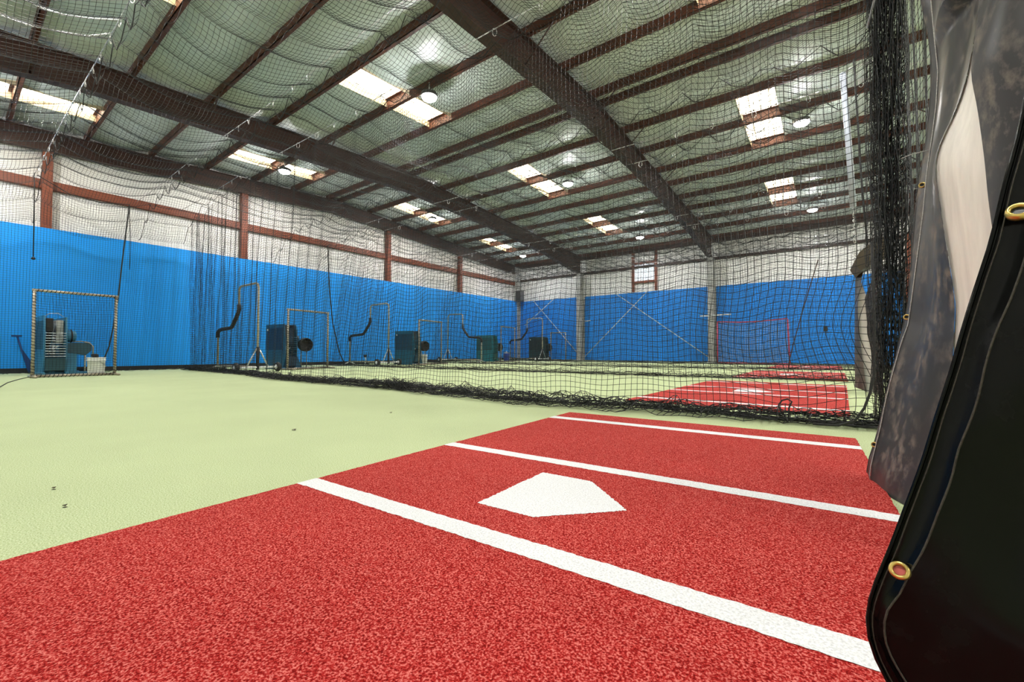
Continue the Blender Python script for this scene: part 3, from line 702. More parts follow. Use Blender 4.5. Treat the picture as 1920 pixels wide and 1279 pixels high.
# ------------------------------------------------------------------ pitching machines
def machine(label, loc, rz, i, side, front, covered, hopper):
    machine_mats(i, side, front); ms, mf = M['side%d' % i], M['front%d' % i]
    t = thing('pitching_machine', label, 'pitching machine', (*loc, 0), rz, 'arm-type pitching machines')   # +x faces the batter
    H = 1.20
    q = MB(); q.box(-.52, .52, -.19, -.14, 0, .06, .008); q.box(-.52, .52, .14, .19, 0, .06, .008); q.box(-.45, -.38, -.19, .55, .0, .05, .008); q.box(.30, .37, -.19, .58, 0, .05, .008); build(q, 'skid', ms, t)
    for s in (-1, 1):
        q = MB(); y = s * .155
        q.prism([(-.50, .06), (.42, .06), (.50, .30), (.50, .80), (.44, H), (-.50, H)] if s < 0 else [(-.50, .06), (.42, .06), (.50, .30), (.50, .80), (.44, H - .02), (-.50, H - .02)], 'y', y - .012, y + .012); build(q, 'side_panel', ms, t)
    q = MB(); q.box(-.49, .40, -.171, -.1665, .52, 1.10, .002); build(q, 'upper_plate', mf, t)
    q = MB(); q.box(-.51, -.47, -.15, .15, .06, H - .02, .006); build(q, 'back_panel', ms, t)
    if covered: q = MB(); q.box(-.50, .36, -.15, .15, H - .05, H - .01, .006); build(q, 'top_cover', mf, t)
    else:
        q = MB(); q.tube([(.30, -.14, H - .01), (.32, -.07, H + .05), (.32, .05, H + .06), (.30, .14, H - .01)], .006, 5); build(q, 'chute_wire', M['galv'], t)
    q = MB(); q.prism([(.42, .08), (.50, .10), (.53, .34), (.42, .36)], 'y', -.14, .14); build(q, 'kick_plate', mf, t)
    q = MB()
    for z in np.arange(.38, .88, .052): q.tube([(.505, -.145, z), (.515, 0, z), (.505, .145, z)], .008, 5)
    build(q, 'grille', M['rod'] if not covered else ms, t)
    q = MB(); q.tube([(-.1, -.05, .55), (.15, -.05, .72), (.34, -.06, .98)], [.05, .045, .03], 8); q.box(.22, .42, -.13, -.03, .88, 1.15, .01); build(q, 'throwing_arm', M['rubber'], t)
    q = MB(); q.box(.02, .36, .02, .13, .66, 1.12, .015); build(q, 'spring_housing', M['front%d' % i] if covered else M['greysteel'], t)
    q = MB(); q.tube([(.25, .0, .40), (.25, .0, .62)], .035, 8); q.tube([(.28, -.08, .42), (.36, .06, .60)], .018, 6); build(q, 'spring', M['galv'], t)
    # motor and gearbox on the right-hand side
    q = MB(); q.lathe([(0, .16), (.10, .16), (.13, .18), (.13, .24), (.115, .26), (.115, .32), (.06, .34), (0, .34)], (.22, 0, .80), 'y', 18); build(q, 'motor', M['side%d' % i], t)
    q = MB(); q.lathe([(.118, .245), (.135, .25), (.135, .27), (.118, .275)], (.22, 0, .80), 'y', 18); build(q, 'motor_band', M['rubber'], t)
    if hopper == 'tray':
        q = MB(); q.prism([(.17, .66), (.48, .66), (.55, .62), (.55, .50), (.46, .40), (.17, .46)], 'x', .10, .40); build(q, 'hopper', M['front%d' % i], t)
        q = MB(); q.tube([(.25, .16, .68), (.25, .42, .69), (.25, .54, .66), (.25, .60, .58), (.25, .60, .04)], .014, 6); q.tube([(.34, .46, .40), (.34, .46, .04)], .014, 6); build(q, 'stand', M['pipe'], t)
        q = MB(); q.box(.14, .38, .17, .33, .05, .46, .01); build(q, 'gear_case', ms, t)
        q = MB(); q.box(-.42, .36, .16, .72, .0, .055, .008); build(q, 'base_plate', ms, t)
        q = MB(); q.lathe([(0, .0), (.09, .0), (.11, .03), (.10, .06), (0, .065)], (.1, .52, .05), 'z', 14); build(q, 'foot_pedal', M['rubber'], t)
    else:
        q = MB(); q.lathe([(0, -.10), (.12, -.10), (.165, -.06), (.185, .0), (.19, .10), (.18, .13), (.165, .12), (.165, .0), (.11, -.05), (0, -.055)], (.30, .47, .66), 'x', 24); build(q, 'hopper', M['rubber'], t)
        q = MB(); q.tube([(.26, .16, .76), (.28, .26, .78), (.30, .30, .74)], .05, 8); build(q, 'feed_arm', ms, t)
        q = MB()
        for a in (.38, .54): q.tube([(.30, a, .52), (.30, a, .04)], .013, 6)
        q.tube([(.30, .30, .04), (.30, .62, .04)], .016, 6); build(q, 'stand', M['pipe'], t)
        q = MB(); q.prism([(.19, .05), (.34, .05), (.22, .36), (.19, .36)], 'x', .18, .40); build(q, 'gear_case', ms, t)
    q = MB(); q.lathe([(0, 0), (.03, 0), (.03, .012), (0, .014)], (-.40, -.17, 1.06), 'y', 12)
    q.v = [(x, -.168 - abs(y + .17 - 0) * .8, z) for x, y, z in q.v]; build(q, 'badge', M['hub'], t)
    return t
machine('open blue arm-type pitching machine behind the leftmost square screen', (-13.0, 1.98), 0, 1, (.030, .17, .30), (.012, .055, .085), False, 'tray')
machine('dark blue boxed pitching machine with black round hopper, second from the left', (-11.72, 6.10), 0, 2, (.010, .085, .17), (.007, .030, .075), True, 'drum')
machine('blue-green boxed pitching machine, third from the left', (-11.8, 10.66), 0, 3, (.010, .105, .17), (.008, .045, .080), True, 'drum')
machine('teal boxed pitching machine behind the turned screen, fourth from the left', (-12.1, 15.72), 0, 4, (.012, .15, .18), (.010, .075, .080), True, 'drum')
machine('very dark green boxed pitching machine by the far wall', (-11.35, 19.1), 0, 5, (.008, .035, .040), (.006, .020, .022), True, 'none_drum')

# ------------------------------------------------------------------ small things at the pitching end
def bucket(label, loc, m, d=.30, h=.37, group=None):
    t = thing('bucket', label, 'bucket', (*loc, 0), random.random(), group)
    r = d / 2
    q = MB(); q.lathe([(0, .004), (r * .86, .004), (r * .87, 0), (r * .90, .02), (r * .98, h - .07), (r * 1.04, h - .065), (r * 1.04, h - .05), (r, h - .045), (r * 1.01, h - .015), (r * 1.05, h - .01), (r * 1.05, h), (r * .97, h), (r * .96, h - .06), (r * .86, .02), (0, .018)]); build(q, 'body', m, t)
    q = MB(); q.tube([(r * 1.03 * math.cos(a), r * 1.03 * math.sin(a), h - .07 - .12 * math.sin(a) * (1 if a < PI else 0)) for a in np.linspace(0, PI, 12)], .004, 5); build(q, 'handle', M['galv'], t)
    return t
bucket('white plastic bucket inside the leftmost square screen', (-11.75, 2.43), M['bucket'], .275, .36)
q = MB(); q.box(-11.81, -11.72, 2.37, 2.46, .022, .42, .012); q.box(-11.80, -11.69, 2.36, 2.44, .37, .435, .015)
tag(build(q, 'ball_holder', M['rubber']), 'black box standing up out of the white bucket on the left', 'box')
bucket('white plastic bucket beside the third pitching machine', (-12.0, 11.62), M['bucket'], .30, .36)
bucket('blue plastic bucket filled with white balls', (-11.8, 16.85), M['bluebucket'], .30, .37)
for k, (dx, dy, dz) in enumerate(((-.07, -.05, .36), (.06, -.06, .36), (.0, .07, .36), (.0, -.01, .415), (-.09, .06, .355), (.09, .05, .35))):
    q = MB(); q.lathe([(.0367 * math.sin(a), -.0367 * math.cos(a)) for a in np.linspace(0, PI, 9)], (-11.8 + dx, 16.85 + dy, dz + .03), 'z', 12)
    tag(build(q, 'ball', M['ball']), 'white ball heaped on top of the blue bucket', 'ball', 'balls in the blue bucket')
for loc, lab in (((-13.2, 9.9), 'small black-topped batting tee beside the second wheeled screen'),):
    t = thing('batting_tee', lab, 'batting tee', (*loc, 0))
    q = MB(); q.lathe([(0, 0), (.14, 0), (.14, .015), (.03, .03), (.0, .03)]); build(q, 'base', M['rubber'], t)
    q = MB(); q.tube([(0, 0, .02), (.01, .02, .16), (0, 0, .27)], .022, 8); build(q, 'stem', M['hub'], t)
    q = MB(); q.lathe([(0, .25), (.05, .26), (.07, .34), (.055, .35), (0, .30)]); build(q, 'cup', M['rubber'], t)
# rake leaning on the blue sheet at far left
t = thing('rake', 'dark blue rake leaning head-up against the blue sheet at far left', 'rake', B(-14.0, 1.19, 0))
M['rakeblue'] = mat('dark_blue_paint', (.006, .05, .20), .5, var=.1)
q = MB(); q.tube([(0.05, 0, .01), (-.12, -.17, .80)], .016, 6); build(q, 'handle', M['rakeblue'], t)
q = MB(); q.box(-.16, -.10, -.25, -.10, .79, .83, .008); build(q, 'head', M['rakeblue'], t)
q = MB(); q.prism([(-.02, .02), (.14, .02), (-.11, .52), (-.13, .52)], 'x', .03, .05); build(q, 'pad', M['rakeblue'], t)
q = MB(); q.tube([(-8.6, .84, .006), (-9.15, .93, .006), (-10.21, 1.11, .006), (-11.14, 1.33, .006), (-12.04, 1.58, .006), (-12.6, 1.75, .02)], .006, 5)
tag(build(q, 'power_cord', M['rope']), 'thin black power cord running over the turf to the leftmost machine', 'cord')
# leaf scraps on the turf
for (x, y), lab, s in (((-2.73, 1.51), 'dark leaf scrap lying alone in the middle of the turf', .014), ((-2.31, .37), 'dark crumb on the turf at the left, farther of two', .007), ((-2.02, .35), 'dark crumb on the turf at the left, nearer of two', .007), ((-2.82, 2.37), 'tiny dark scrap on the turf below the tangled net', .010)):
    q = MB(); q.add([(x - s, y - s * .5, .004), (x - s * .2, y - s, .009), (x + s, y - s * .1, .005), (x + s * .5, y + s * .8, .011), (x - s * .5, y + s * .7, .006)], [(0, 1, 2, 3, 4)]); q.add([(x - s, y - s * .5, .001), (x - s * .2, y - s, .001), (x + s, y - s * .1, .001), (x + s * .5, y + s * .8, .001), (x - s * .5, y + s * .7, .001)], [(0, 1, 2, 3, 4)])
    tag(build(q, 'leaf_scrap', M['leaf']), lab, 'leaf')

# ------------------------------------------------------------------ far wall things
t = thing('practice_goal', 'low practice goal with faded red frame and pale net at the far wall', 'goal', B(-2.55, 19.05), EB)
W2, HH = 1.24, 1.70
for nm, pts in (('post', [(-W2, 0, 0), (-W2, 0, HH)]), ('post', [(W2, 0, 0), (W2 - .06, 0, HH)]), ('crossbar', [(-W2, 0, HH), (-.5, 0, HH - .05), (.2, 0, HH - .05), (W2 - .06, 0, HH + .03)]), ('ground_bar', [(-W2, 0, .03), (W2, 0, .03)])):
    q = MB(); q.tube(pts, .024, 7); build(q, nm, M['pink'], t)
X, Z = np.meshgrid(np.linspace(-W2, W2, 34), np.linspace(.03, HH - .04, 24), indexing='ij')
link('netting', net_mesh('netting', np.stack([X, .22 * np.sin(PI * Z / HH) * np.sin(PI * (X + W2) / (2 * W2)) ** .5, Z + .02 * np.sin(X * 6)], -1), .0042), M['whitenet'], t)
for a, b, y, z, lab in ((-4.5, -3.32, 19.25, 1.99, 'white tube arm sticking out either side of the column beside the goal'), (-10.02, -9.61, 19.30, 1.98, 'short white tube arm on the column beside the corner bay')):
    q = MB(); q.tube([B(a, y, z - .02), B(b, y, z + .01)], .028, 8); q.tube([B((a + b) / 2 - .03, y, z), B((a + b) / 2 - .03, y + .12, z)], .02, 6)
    tag(build(q, 'tube_arm', M['whitetube']), lab, 'tube')
t = thing('wall_speaker', 'dark box unit mounted high in the far corner', 'speaker', B(-13.95, 19.35, 3.22), EB)
q = MB(); q.box(-.20, .20, -.16, .14, 0, .62, .03); build(q, 'cabinet', M['lamp'], t)
q = MB(); q.box(-.16, .16, -.175, -.162, .05, .57, .005); build(q, 'front_grille', M['rubber'], t)
q = MB(); q.tube([(0, .0, .6), (0, .0, 1.3)], .03, 8); build(q, 'hanger_pipe', M['greysteel'], t)
q = MB(); q.box(-.29, -.17, 19.68, 19.74, 1.25, 1.43, .01); tag(build(bld(q), 'outlet_box', M['rubber']), 'small black box on the blue tarp right of the goal', 'box')
q = MB(); q.tube([(.273, 12.0, 2.6), (.10, 12, 1.95), (-.085, 12.0, 1.236), (-.22, 12, .68), (-.31, 12.0, .25), (-.33, 12, .02)], .012, 6)
tag(build(q, 'slanting_rope', mat('brown_rope', (.05, .025, .02), .8, var=.2, scale=60)), 'dark brown rope slanting down in front of the goal', 'rope')
# hanging pipe in the second cage
t = thing('hanging_pipe', 'grey plastic pipe hanging from the cable above the second mat', 'pipe', B(.19, 7.3, 2.45), EB)
q = MB(); q.tube([(-.05, 0, 1.84), (0, 0, .9), (.04, 0, 0)], .036, 12); build(q, 'tube', M['pvc'], t)
q = MB(); q.tube([(-.055, 0, 1.80), (.02, 0, 1.88), (.3, 0, 1.885)], .012, 6); build(q, 'top_tie', M['galv'], t)
q = MB()
for k in range(14): q.tube([(.045 + .012 * math.sin(k * 2 + a) + .004 * k * .2, .012 * math.cos(k * 2 + a), -.055 * k - .03 + .022 * math.cos(a)) for a in np.linspace(0, 2 * PI, 9)[:-1]], .006, 4, closed=True)
build(q, 'chain', M['galv'], t)
# ------------------------------------------------------------------ vinyl curtains at the batting end
NEAR_EDGE = (0.700, [(0.21, 0.845), (0.207, 0.825), (0.204, 0.805), (0.201, 0.785), (0.198, 0.764), (0.194, 0.744), (0.19, 0.724), (0.185, 0.705), (0.182, 0.684), (0.178, 0.663), (0.175, 0.642), (0.169, 0.622), (0.164, 0.602), (0.159, 0.581), (0.154, 0.56), (0.149, 0.539), (0.145, 0.517), (0.14, 0.496), (0.135, 0.474), (0.129, 0.452), (0.124, 0.43), (0.119, 0.407), (0.114, 0.385), (0.107, 0.362), (0.101, 0.339), (0.094, 0.316), (0.088, 0.292), (0.081, 0.269), (0.073, 0.245), (0.066, 0.221), (0.06, 0.196), (0.06, 0.172), (0.064, 0.151), (0.071, 0.132), (0.08, 0.115), (0.089, 0.099), (0.098, 0.084), (0.107, 0.069), (0.118, 0.057), (0.128, 0.045)])
NEAR_HEM = (0.690, [(0.232, 0.83), (0.23, 0.811), (0.227, 0.791), (0.224, 0.772), (0.221, 0.752), (0.219, 0.732), (0.215, 0.713), (0.211, 0.693), (0.207, 0.674), (0.203, 0.654), (0.199, 0.634), (0.195, 0.614), (0.19, 0.595), (0.185, 0.575), (0.178, 0.556), (0.172, 0.536), (0.167, 0.515), (0.163, 0.494), (0.16, 0.472), (0.155, 0.451), (0.149, 0.43), (0.142, 0.409), (0.139, 0.387), (0.134, 0.364), (0.127, 0.342), (0.121, 0.32), (0.115, 0.297), (0.107, 0.275), (0.097, 0.253), (0.091, 0.229), (0.078, 0.21), (0.075, 0.186), (0.077, 0.164), (0.085, 0.146), (0.094, 0.131), (0.103, 0.115), (0.112, 0.1), (0.12, 0.085), (0.13, 0.072), (0.139, 0.059)])
FLAP_L = (2.250, [(0.386, 2.31), (0.386, 2.241), (0.386, 2.172), (0.386, 2.103), (0.386, 2.034), (0.387, 1.965), (0.389, 1.895), (0.394, 1.825), (0.406, 1.755), (0.41, 1.685), (0.414, 1.617), (0.412, 1.55), (0.408, 1.485), (0.402, 1.419), (0.397, 1.354), (0.389, 1.289), (0.38, 1.225), (0.373, 1.16), (0.365, 1.094), (0.358, 1.028), (0.353, 0.962), (0.348, 0.895), (0.344, 0.828), (0.339, 0.761), (0.334, 0.694), (0.322, 0.628), (0.309, 0.563), (0.296, 0.496), (0.282, 0.43), (0.269, 0.363), (0.256, 0.295), (0.243, 0.227), (0.229, 0.159), (0.211, 0.091), (0.201, 0.022), (0.217, -0.04)])
FLAP_R = (1.850, [(0.484, 1.89), (0.477, 1.839), (0.471, 1.787), (0.465, 1.735), (0.46, 1.681), (0.455, 1.627), (0.45, 1.574), (0.443, 1.522), (0.435, 1.469), (0.427, 1.417), (0.419, 1.364), (0.407, 1.314), (0.393, 1.265), (0.374, 1.219), (0.355, 1.173), (0.343, 1.121), (0.345, 1.063), (0.351, 1.005), (0.356, 0.947), (0.361, 0.889), (0.367, 0.832), (0.373, 0.775), (0.378, 0.719), (0.383, 0.663), (0.38, 0.607), (0.377, 0.55), (0.375, 0.494), (0.372, 0.438), (0.369, 0.382), (0.364, 0.326), (0.358, 0.269), (0.352, 0.213), (0.341, 0.157), (0.329, 0.101), (0.312, 0.045), (0.294, -0.011)])
RIGHT_L = (1.620, [(0.424, 1.72), (0.418, 1.674), (0.412, 1.628), (0.407, 1.582), (0.402, 1.534), (0.397, 1.487), (0.392, 1.44), (0.386, 1.393), (0.381, 1.346), (0.375, 1.298), (0.372, 1.25), (0.38, 1.199), (0.385, 1.148), (0.389, 1.098), (0.393, 1.048), (0.396, 0.998), (0.398, 0.948), (0.401, 0.899), (0.405, 0.85), (0.409, 0.802), (0.413, 0.753), (0.417, 0.705), (0.421, 0.657), (0.425, 0.61), (0.429, 0.562), (0.433, 0.515), (0.437, 0.469), (0.439, 0.422), (0.442, 0.375), (0.444, 0.329), (0.447, 0.283), (0.448, 0.236), (0.449, 0.19), (0.451, 0.144), (0.452, 0.098), (0.453, 0.053)])
RIGHT_R = (1.350, [(0.494, 1.434), (0.493, 1.395), (0.493, 1.355), (0.492, 1.316), (0.491, 1.277), (0.491, 1.238), (0.49, 1.199), (0.489, 1.16), (0.489, 1.12), (0.488, 1.081), (0.487, 1.042), (0.487, 1.003), (0.486, 0.965), (0.485, 0.926), (0.485, 0.887), (0.484, 0.848), (0.483, 0.809), (0.483, 0.771), (0.482, 0.732), (0.481, 0.693), (0.481, 0.655), (0.48, 0.616), (0.479, 0.578), (0.479, 0.539), (0.478, 0.501), (0.477, 0.463), (0.477, 0.424), (0.476, 0.386), (0.475, 0.348), (0.475, 0.31), (0.474, 0.271), (0.473, 0.233), (0.473, 0.195), (0.472, 0.157), (0.471, 0.119), (0.471, 0.081)])
LINING_L = (1.970, [(0.43, 1.495), (0.415, 1.423), (0.399, 1.352), (0.372, 1.289), (0.349, 1.221), (0.342, 1.141), (0.345, 1.059), (0.347, 0.978), (0.358, 0.897), (0.368, 0.817), (0.375, 0.737), (0.381, 0.657), (0.377, 0.578), (0.374, 0.499), (0.371, 0.42), (0.368, 0.341), (0.366, 0.262), (0.362, 0.183), (0.354, 0.103), (0.346, 0.023)])
LINING_R = (1.800, [(0.426, 1.398), (0.431, 1.322), (0.437, 1.246), (0.444, 1.171), (0.451, 1.096), (0.458, 1.022), (0.464, 0.949), (0.469, 0.876), (0.473, 0.804), (0.476, 0.732), (0.479, 0.66), (0.479, 0.589), (0.48, 0.518), (0.48, 0.447), (0.479, 0.376), (0.478, 0.305), (0.477, 0.234), (0.475, 0.164), (0.472, 0.093), (0.469, 0.022)])
FAR_A = (7.200, [(0.563, 1.644), (0.558, 1.466), (0.554, 1.288), (0.55, 1.11), (0.546, 0.932), (0.542, 0.754), (0.54, 0.577), (0.539, 0.399), (0.539, 0.222), (0.538, 0.045)])
FAR_B = (6.900, [(0.623, 1.574), (0.596, 1.394), (0.569, 1.212), (0.552, 1.028), (0.563, 0.842), (0.574, 0.657), (0.59, 0.473), (0.605, 0.29), (0.621, 0.107), (0.634, -0.075)])
FAR_C = (6.850, [(0.624, 1.168), (0.632, 1.037), (0.641, 0.906), (0.652, 0.776), (0.664, 0.646), (0.676, 0.517), (0.679, 0.387), (0.681, 0.257), (0.683, 0.128), (0.685, -0.002)])
FAR_D = (6.500, [(0.733, 1.684), (0.734, 1.486), (0.735, 1.289), (0.736, 1.093), (0.738, 0.896), (0.74, 0.7), (0.742, 0.505), (0.742, 0.31), (0.743, 0.115), (0.743, -0.08)])
STITCH_L = (2.2, [(0.411, 2.250), (0.407, 1.964), (0.408, 1.841), (0.414, 1.716), (0.423, 1.565), (0.416, 1.433), (0.403, 1.316), (0.393, 1.238), (0.386, 1.172), (0.375, 1.039), (0.355, 0.860), (0.337, 0.701), (0.328, 0.623), (0.307, 0.550), (0.278, 0.422), (0.256, 0.310), (0.243, 0.226), (0.222, 0.122), (0.207, 0.042), (0.210, 0.006)])
def P3(d, pre=(), post=()): y, l = d; return np.array([(x, y, z) for x, z in list(pre) + list(l) + list(post)])
def resamp(P, n):
    s = np.r_[0, np.cumsum(np.linalg.norm(np.diff(P, axis=0), axis=1))]; t = np.linspace(0, s[-1], n)
    Q = np.stack([np.interp(t, s, P[:, k]) for k in range(3)], -1)
    for _ in range(1): Q[1:-1] = .25 * Q[:-2] + .5 * Q[1:-1] + .25 * Q[2:]
    return Q
def sheet(cols, n, m, wave):
    """cols: polylines from top to bottom, joined left to right by a smooth surface"""
    cs = [resamp(c, n) for c in cols]; k = len(cs); out = np.zeros((n, m, 3))
    for j in range(m):
        u = j / (m - 1) * (k - 1); i = min(int(u), k - 2); f_ = u - i
        out[:, j] = cs[i] * (1 - f_) + cs[i + 1] * f_
        out[:, j] += wave(np.linspace(0, 1, n), j / (m - 1))
    return out
def wv(ax, ay, kx, ku, edge=True):
    def g(v, u):
        e = math.sin(PI * u) if edge else u
        return np.stack([ax * e * np.sin(kx * v + ku * u), ay * e * np.sin(kx * v * .8 + ku * u + 1), 0 * v], -1)
    return g
def grommet(par, loc, nrm, r=.0135):
    nrm = Vector(nrm).normalized(); q = MB()
    ro = Vector((0, 0, 1)).rotation_difference(nrm).to_matrix()
    q.lathe([(.55 * r, .003), (.6 * r, .0045), (.8 * r, .006), (r, .004), (1.05 * r, .0), (.95 * r, -.003), (.55 * r, -.003), (.55 * r, .003)], seg=24)
    q.v = [tuple(ro @ Vector(v) + Vector(loc)) for v in q.v]; return build(q, 'grommet', M['brass'], par)
def eyelet_back(par, loc, nrm, r, m):
    nrm = Vector(nrm).normalized(); ro = Vector((0, 0, 1)).rotation_difference(nrm).to_matrix(); q = MB(); q.lathe([(0, .001), (.56 * r, .001)], seg=16)
    q.v = [tuple(ro @ Vector(v) + Vector(loc)) for v in q.v]; return build(q, 'eyelet', m, par)
def seam(par, P, r, m, name='stitching'):
    q = MB(); q.tube(P, r, 4); return build(q, name, m, par)

# near black curtain: free edge with hem, grommets and stitching
t = thing('vinyl_curtain', 'glossy black vinyl curtain with brass grommets at the right edge, nearest the camera', 'curtain', (0, 0, 0), 0)
e = P3(NEAR_EDGE, [(.40, 2.62), (.32, 1.9), (.25, 1.25), (.225, .98)], [(.136, .012)]); h = P3(NEAR_HEM, [(.43, 2.62), (.35, 1.9), (.272, 1.25), (.247, .98)], [(.147, .012)])
r1 = np.array([(.62, .66, 2.62), (.55, .64, 1.4), (.50, .64, .8), (.46, .66, .4), (.44, .66, .012)]); r2 = np.array([(1.0, .60, 2.62), (.95, .58, 1.4), (.9, .6, .8), (.88, .62, .4), (.86, .62, .012)])
S = sheet([e, h], 110, 6, lambda v, u: np.zeros((110, 3)) + np.array([0, .006 * math.sin(PI * u), 0])); q = MB(); q.grid(S); build(q, 'hem', M['vinylblack'], t)
hh = h + np.array([-.001, .0015, 0])
S2 = sheet([hh, r1, r2], 110, 36, lambda v, u: np.stack([0 * v, math.sin(PI * u) * (.020 * np.sin(30 * v + 5 * u) + .010 * np.sin(53 * v - 3 * u + 1)), 0 * v], -1)); q = MB(); q.grid(S2); build(q, 'panel', M['vinylblack'], t)
seam(t, resamp(e, 200) + np.array([0.0055, -.0015, 0]), .0007, M['stitchdark']); seam(t, resamp(h, 200) + np.array([0, -.001, 0]), .0011, M['stitchdark'])
seam(t, resamp(e, 110), .0022, M['vinylblack'], 'edge_fold')
for loc in ((.091, .6905, .258), (.193, .6905, .671), (.225, .6905, 1.09)): grommet(t, loc, (-.2, -.8, .5), .0100)
eyelet_back(t, (.091, .690, .258), (-.2, -.8, .5), .0100, mat('red_turf_seen_through', (.55, .12, .10), .9)); eyelet_back(t, (.193, .690, .671), (-.2, -.8, .5), .0100, M['vinylgrey'])

# grey scuffed curtain behind it: left flap, cream lining showing in the fold, right flap
t = thing('vinyl_curtain', 'scuffed dark grey vinyl curtain folded open over a cream lining, behind the black one', 'curtain', (0, 0, 0), 0)
fl = P3(FLAP_L, [(.40, 2.62)]); frr = P3(FLAP_R, [(.52, 2.62), (.50, 2.2)])
fl[:, 2] = np.maximum(fl[:, 2], .004); frr[:, 2] = np.maximum(frr[:, 2], .004)
def wave_flap(v, u):
    top = np.clip(1 - v / .45, 0, 1)
    fold = -.06 * np.where(v < .36, np.clip(v / .36, 0, 1) ** 4, 0) * math.sin(PI * u) ** .6
    return np.stack([.6 * fold + .012 * math.sin(PI * u) * np.sin(9 * v + 5 * u) + .020 * top * math.sin(PI * u) * np.sin(26 * v - 8 * u), fold + .02 * math.sin(PI * u) * np.sin(7 * v + 3 * u + 1) + .03 * top * math.sin(PI * u) * np.sin(19 * v - 5 * u), 0 * v], -1)
sl = P3(STITCH_L, [(.43, 2.62)])
def by_height(P, zs): o = np.argsort(P[:, 2]); return np.stack([np.interp(zs, P[o, 2], P[o, k]) if k < 2 else zs for k in range(3)], -1)
zs_ = np.linspace(2.62, .004, 90); he, hs = by_height(fl, zs_), by_height(sl, zs_)
q = MB(); q.grid(np.stack([he, (he + hs) / 2 + np.array([-.002, -.002, 0]), hs], 1)); build(q, 'hem', M['vinylgrey'], t)
fl_body = hs
S = sheet([fl_body, frr], 90, 22, wave_flap); q = MB(); q.grid(S); build(q, 'flap', M['vinylgrey'], t)['label'] = 'left flap with pale stitching and brass grommets'
fe = resamp(fl, 200)
seam(t, hs + np.array([-.002, -.002, 0]), .0019, M['stitch']); seam(t, he, .0025, M['vinylgrey'], 'edge_fold')
for zg in (1.877, 1.154, .643, .138):
    k_ = int(np.argmin(np.abs(zs_ - zg))); gp = (he[k_] * .4 + hs[k_] * .6) + np.array([-.004, -.006, 0]); grommet(t, gp, (-.35, -.9, .1), .0105); eyelet_back(t, gp, (-.35, -.9, .1), .0125, M['rubber'])
rl = P3(RIGHT_L, [(.47, 2.62), (.44, 2.1)], [(.454, .004)]); rr_ = P3(RIGHT_R, [(.56, 2.62), (.50, 1.8)], [(.47, .004)])
S = sheet([rl, rr_], 90, 18, wv(.012, .015, 8, 4)); q = MB(); q.grid(S); build(q, 'flap', M['vinylgrey'], t)
ll = P3(FLAP_R)[7:] + np.array([.003, .012, 0]); lr = P3(RIGHT_L)[8:] + np.array([.060, .06, 0])
ll[:, 2] = np.maximum(ll[:, 2], .004)
S = sheet([ll, lr], 60, 16, wv(.004, .008, 3, 9)); q = MB(); q.grid(S); build(q, 'lining', M['lining'], t)['label'] = 'cream canvas lining'
q = MB(); q.tube([(.315, 2.2, 1.262), (.34, 2.2, 1.270), (.368, 2.2, 1.273), (.40, 2.19, 1.271)], .0016, 5); build(q, 'thread', M['stitch'], t)
# the cable the curtains hang from
q = MB(); q.tube([(.36, 3.6, 2.64), (.40, 2.25, 2.63), (.47, 1.62, 2.63), (.56, 1.35, 2.63), (.50, .9, 2.63), (.42, .69, 2.63), (.40, -.6, 2.64)], .006, 6)
tag(build(q, 'curtain_cable', M['galv']), 'thin steel cable above the frame carrying the vinyl curtains', 'cable')

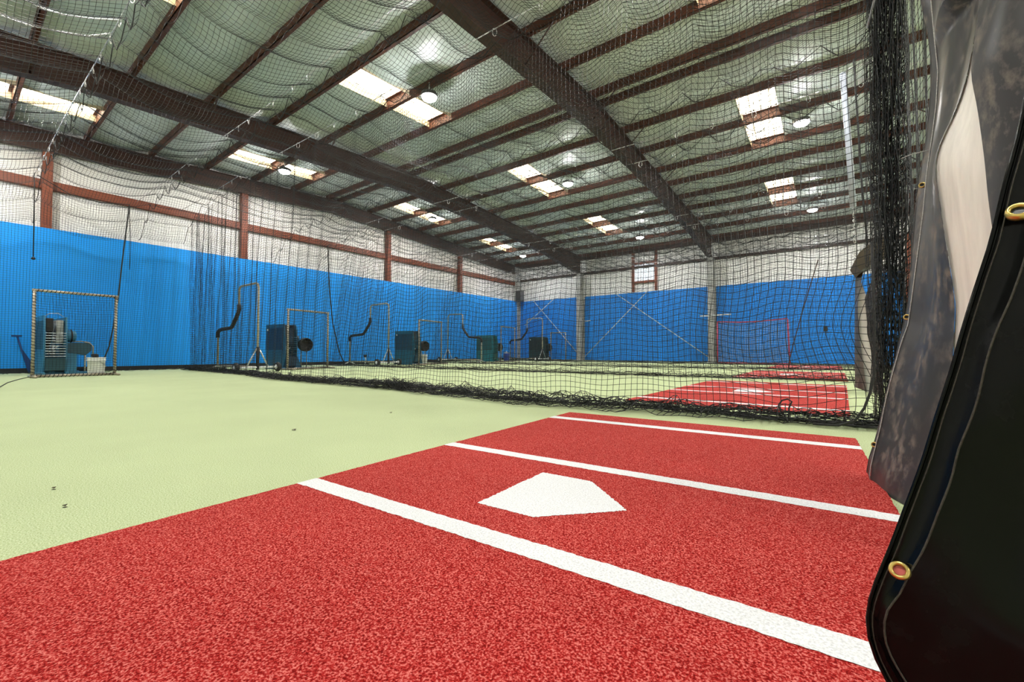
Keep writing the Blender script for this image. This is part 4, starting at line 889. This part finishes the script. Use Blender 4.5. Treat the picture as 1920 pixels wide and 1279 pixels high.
# far curtain beside the second mat
t = thing('vinyl_curtain', 'distant dark vinyl curtain with pale strip beside the second mat', 'curtain', (0, 0, 0), 0)
fa, fb, fc, fd = (P3(k_) for k_ in (FAR_A, FAR_B, FAR_C, FAR_D))
for a in (fa, fb, fc, fd): a[:, 2] = np.maximum(a[:, 2], .005)
q = MB(); q.grid(sheet([fa, fb], 30, 8, wv(.01, .01, 6, 3))); build(q, 'flap', M['vinylgrey'], t)
q = MB(); q.grid(sheet([fc - np.array([.004, 0, 0]), fd], 30, 8, wv(.01, .01, 6, 3))); build(q, 'flap', M['vinylgrey'], t)
back = np.array([0.0, .06, 0]); b2 = fb[1:] + back; c2 = fc + back + np.array([.03, 0, 0])
q = MB(); q.grid(sheet([b2, c2], 24, 5, wv(0, 0, 1, 1))); build(q, 'lining', M['farlining'], t)['label'] = 'pale grey lining strip'
q = MB(); q.prism([(.50, 1.58), (.55, 1.70), (.70, 1.83), (.79, 1.86), (.79, 1.62), (.62, 1.52), (.56, 1.47)], 'y', 6.55, 7.15); build(q, 'top_fold', M['darkbrown'], t)
q = MB(); q.tube([(.66, 6.9, 1.83), (.62, 6.95, 2.6), (.56, 7.0, 4.28)], .012, 6); build(q, 'hanging_rope', M['rope'], t)

# ------------------------------------------------------------------ camera and world
cam = bpy.data.cameras.new('camera'); co = bpy.data.objects.new('camera', cam); C.objects.link(co)
yaw, pitch, roll = .5983, .0214, .0019
fw = Vector((-math.sin(yaw) * math.cos(pitch), math.cos(yaw) * math.cos(pitch), math.sin(pitch)))
rt = Vector((math.cos(yaw), math.sin(yaw), 0)); up = rt.cross(fw)
rt2 = rt * math.cos(roll) + up * math.sin(roll); up2 = up * math.cos(roll) - rt * math.sin(roll)
co.matrix_world = Matrix(((rt2.x, up2.x, -fw.x, 0), (rt2.y, up2.y, -fw.y, 0), (rt2.z, up2.z, -fw.z, .5208), (0, 0, 0, 1)))
cam.sensor_width = 36; cam.lens = 805.31 / 1920 * 36; cam.clip_start = .02; cam.clip_end = 100
sc.camera = co
wd = bpy.data.worlds.new('world'); sc.world = wd; wd.use_nodes = True
wd.node_tree.nodes['Background'].inputs[0].default_value = (.8, .88, 1, 1); wd.node_tree.nodes['Background'].inputs[1].default_value = .4
sc.view_settings.view_transform = 'Standard'; sc.view_settings.look = 'None'; sc.view_settings.exposure = EXPO; sc.view_settings.gamma = 1.0
sc.cycles.denoising_prefilter = 'ACCURATE'; sc.cycles.max_bounces = 4; sc.cycles.diffuse_bounces = 3; sc.cycles.glossy_bounces = 2; sc.cycles.adaptive_threshold = .03; sc.cycles.use_light_tree = False; sc.cycles.caustics_reflective = False; sc.cycles.sample_clamp_indirect = 8
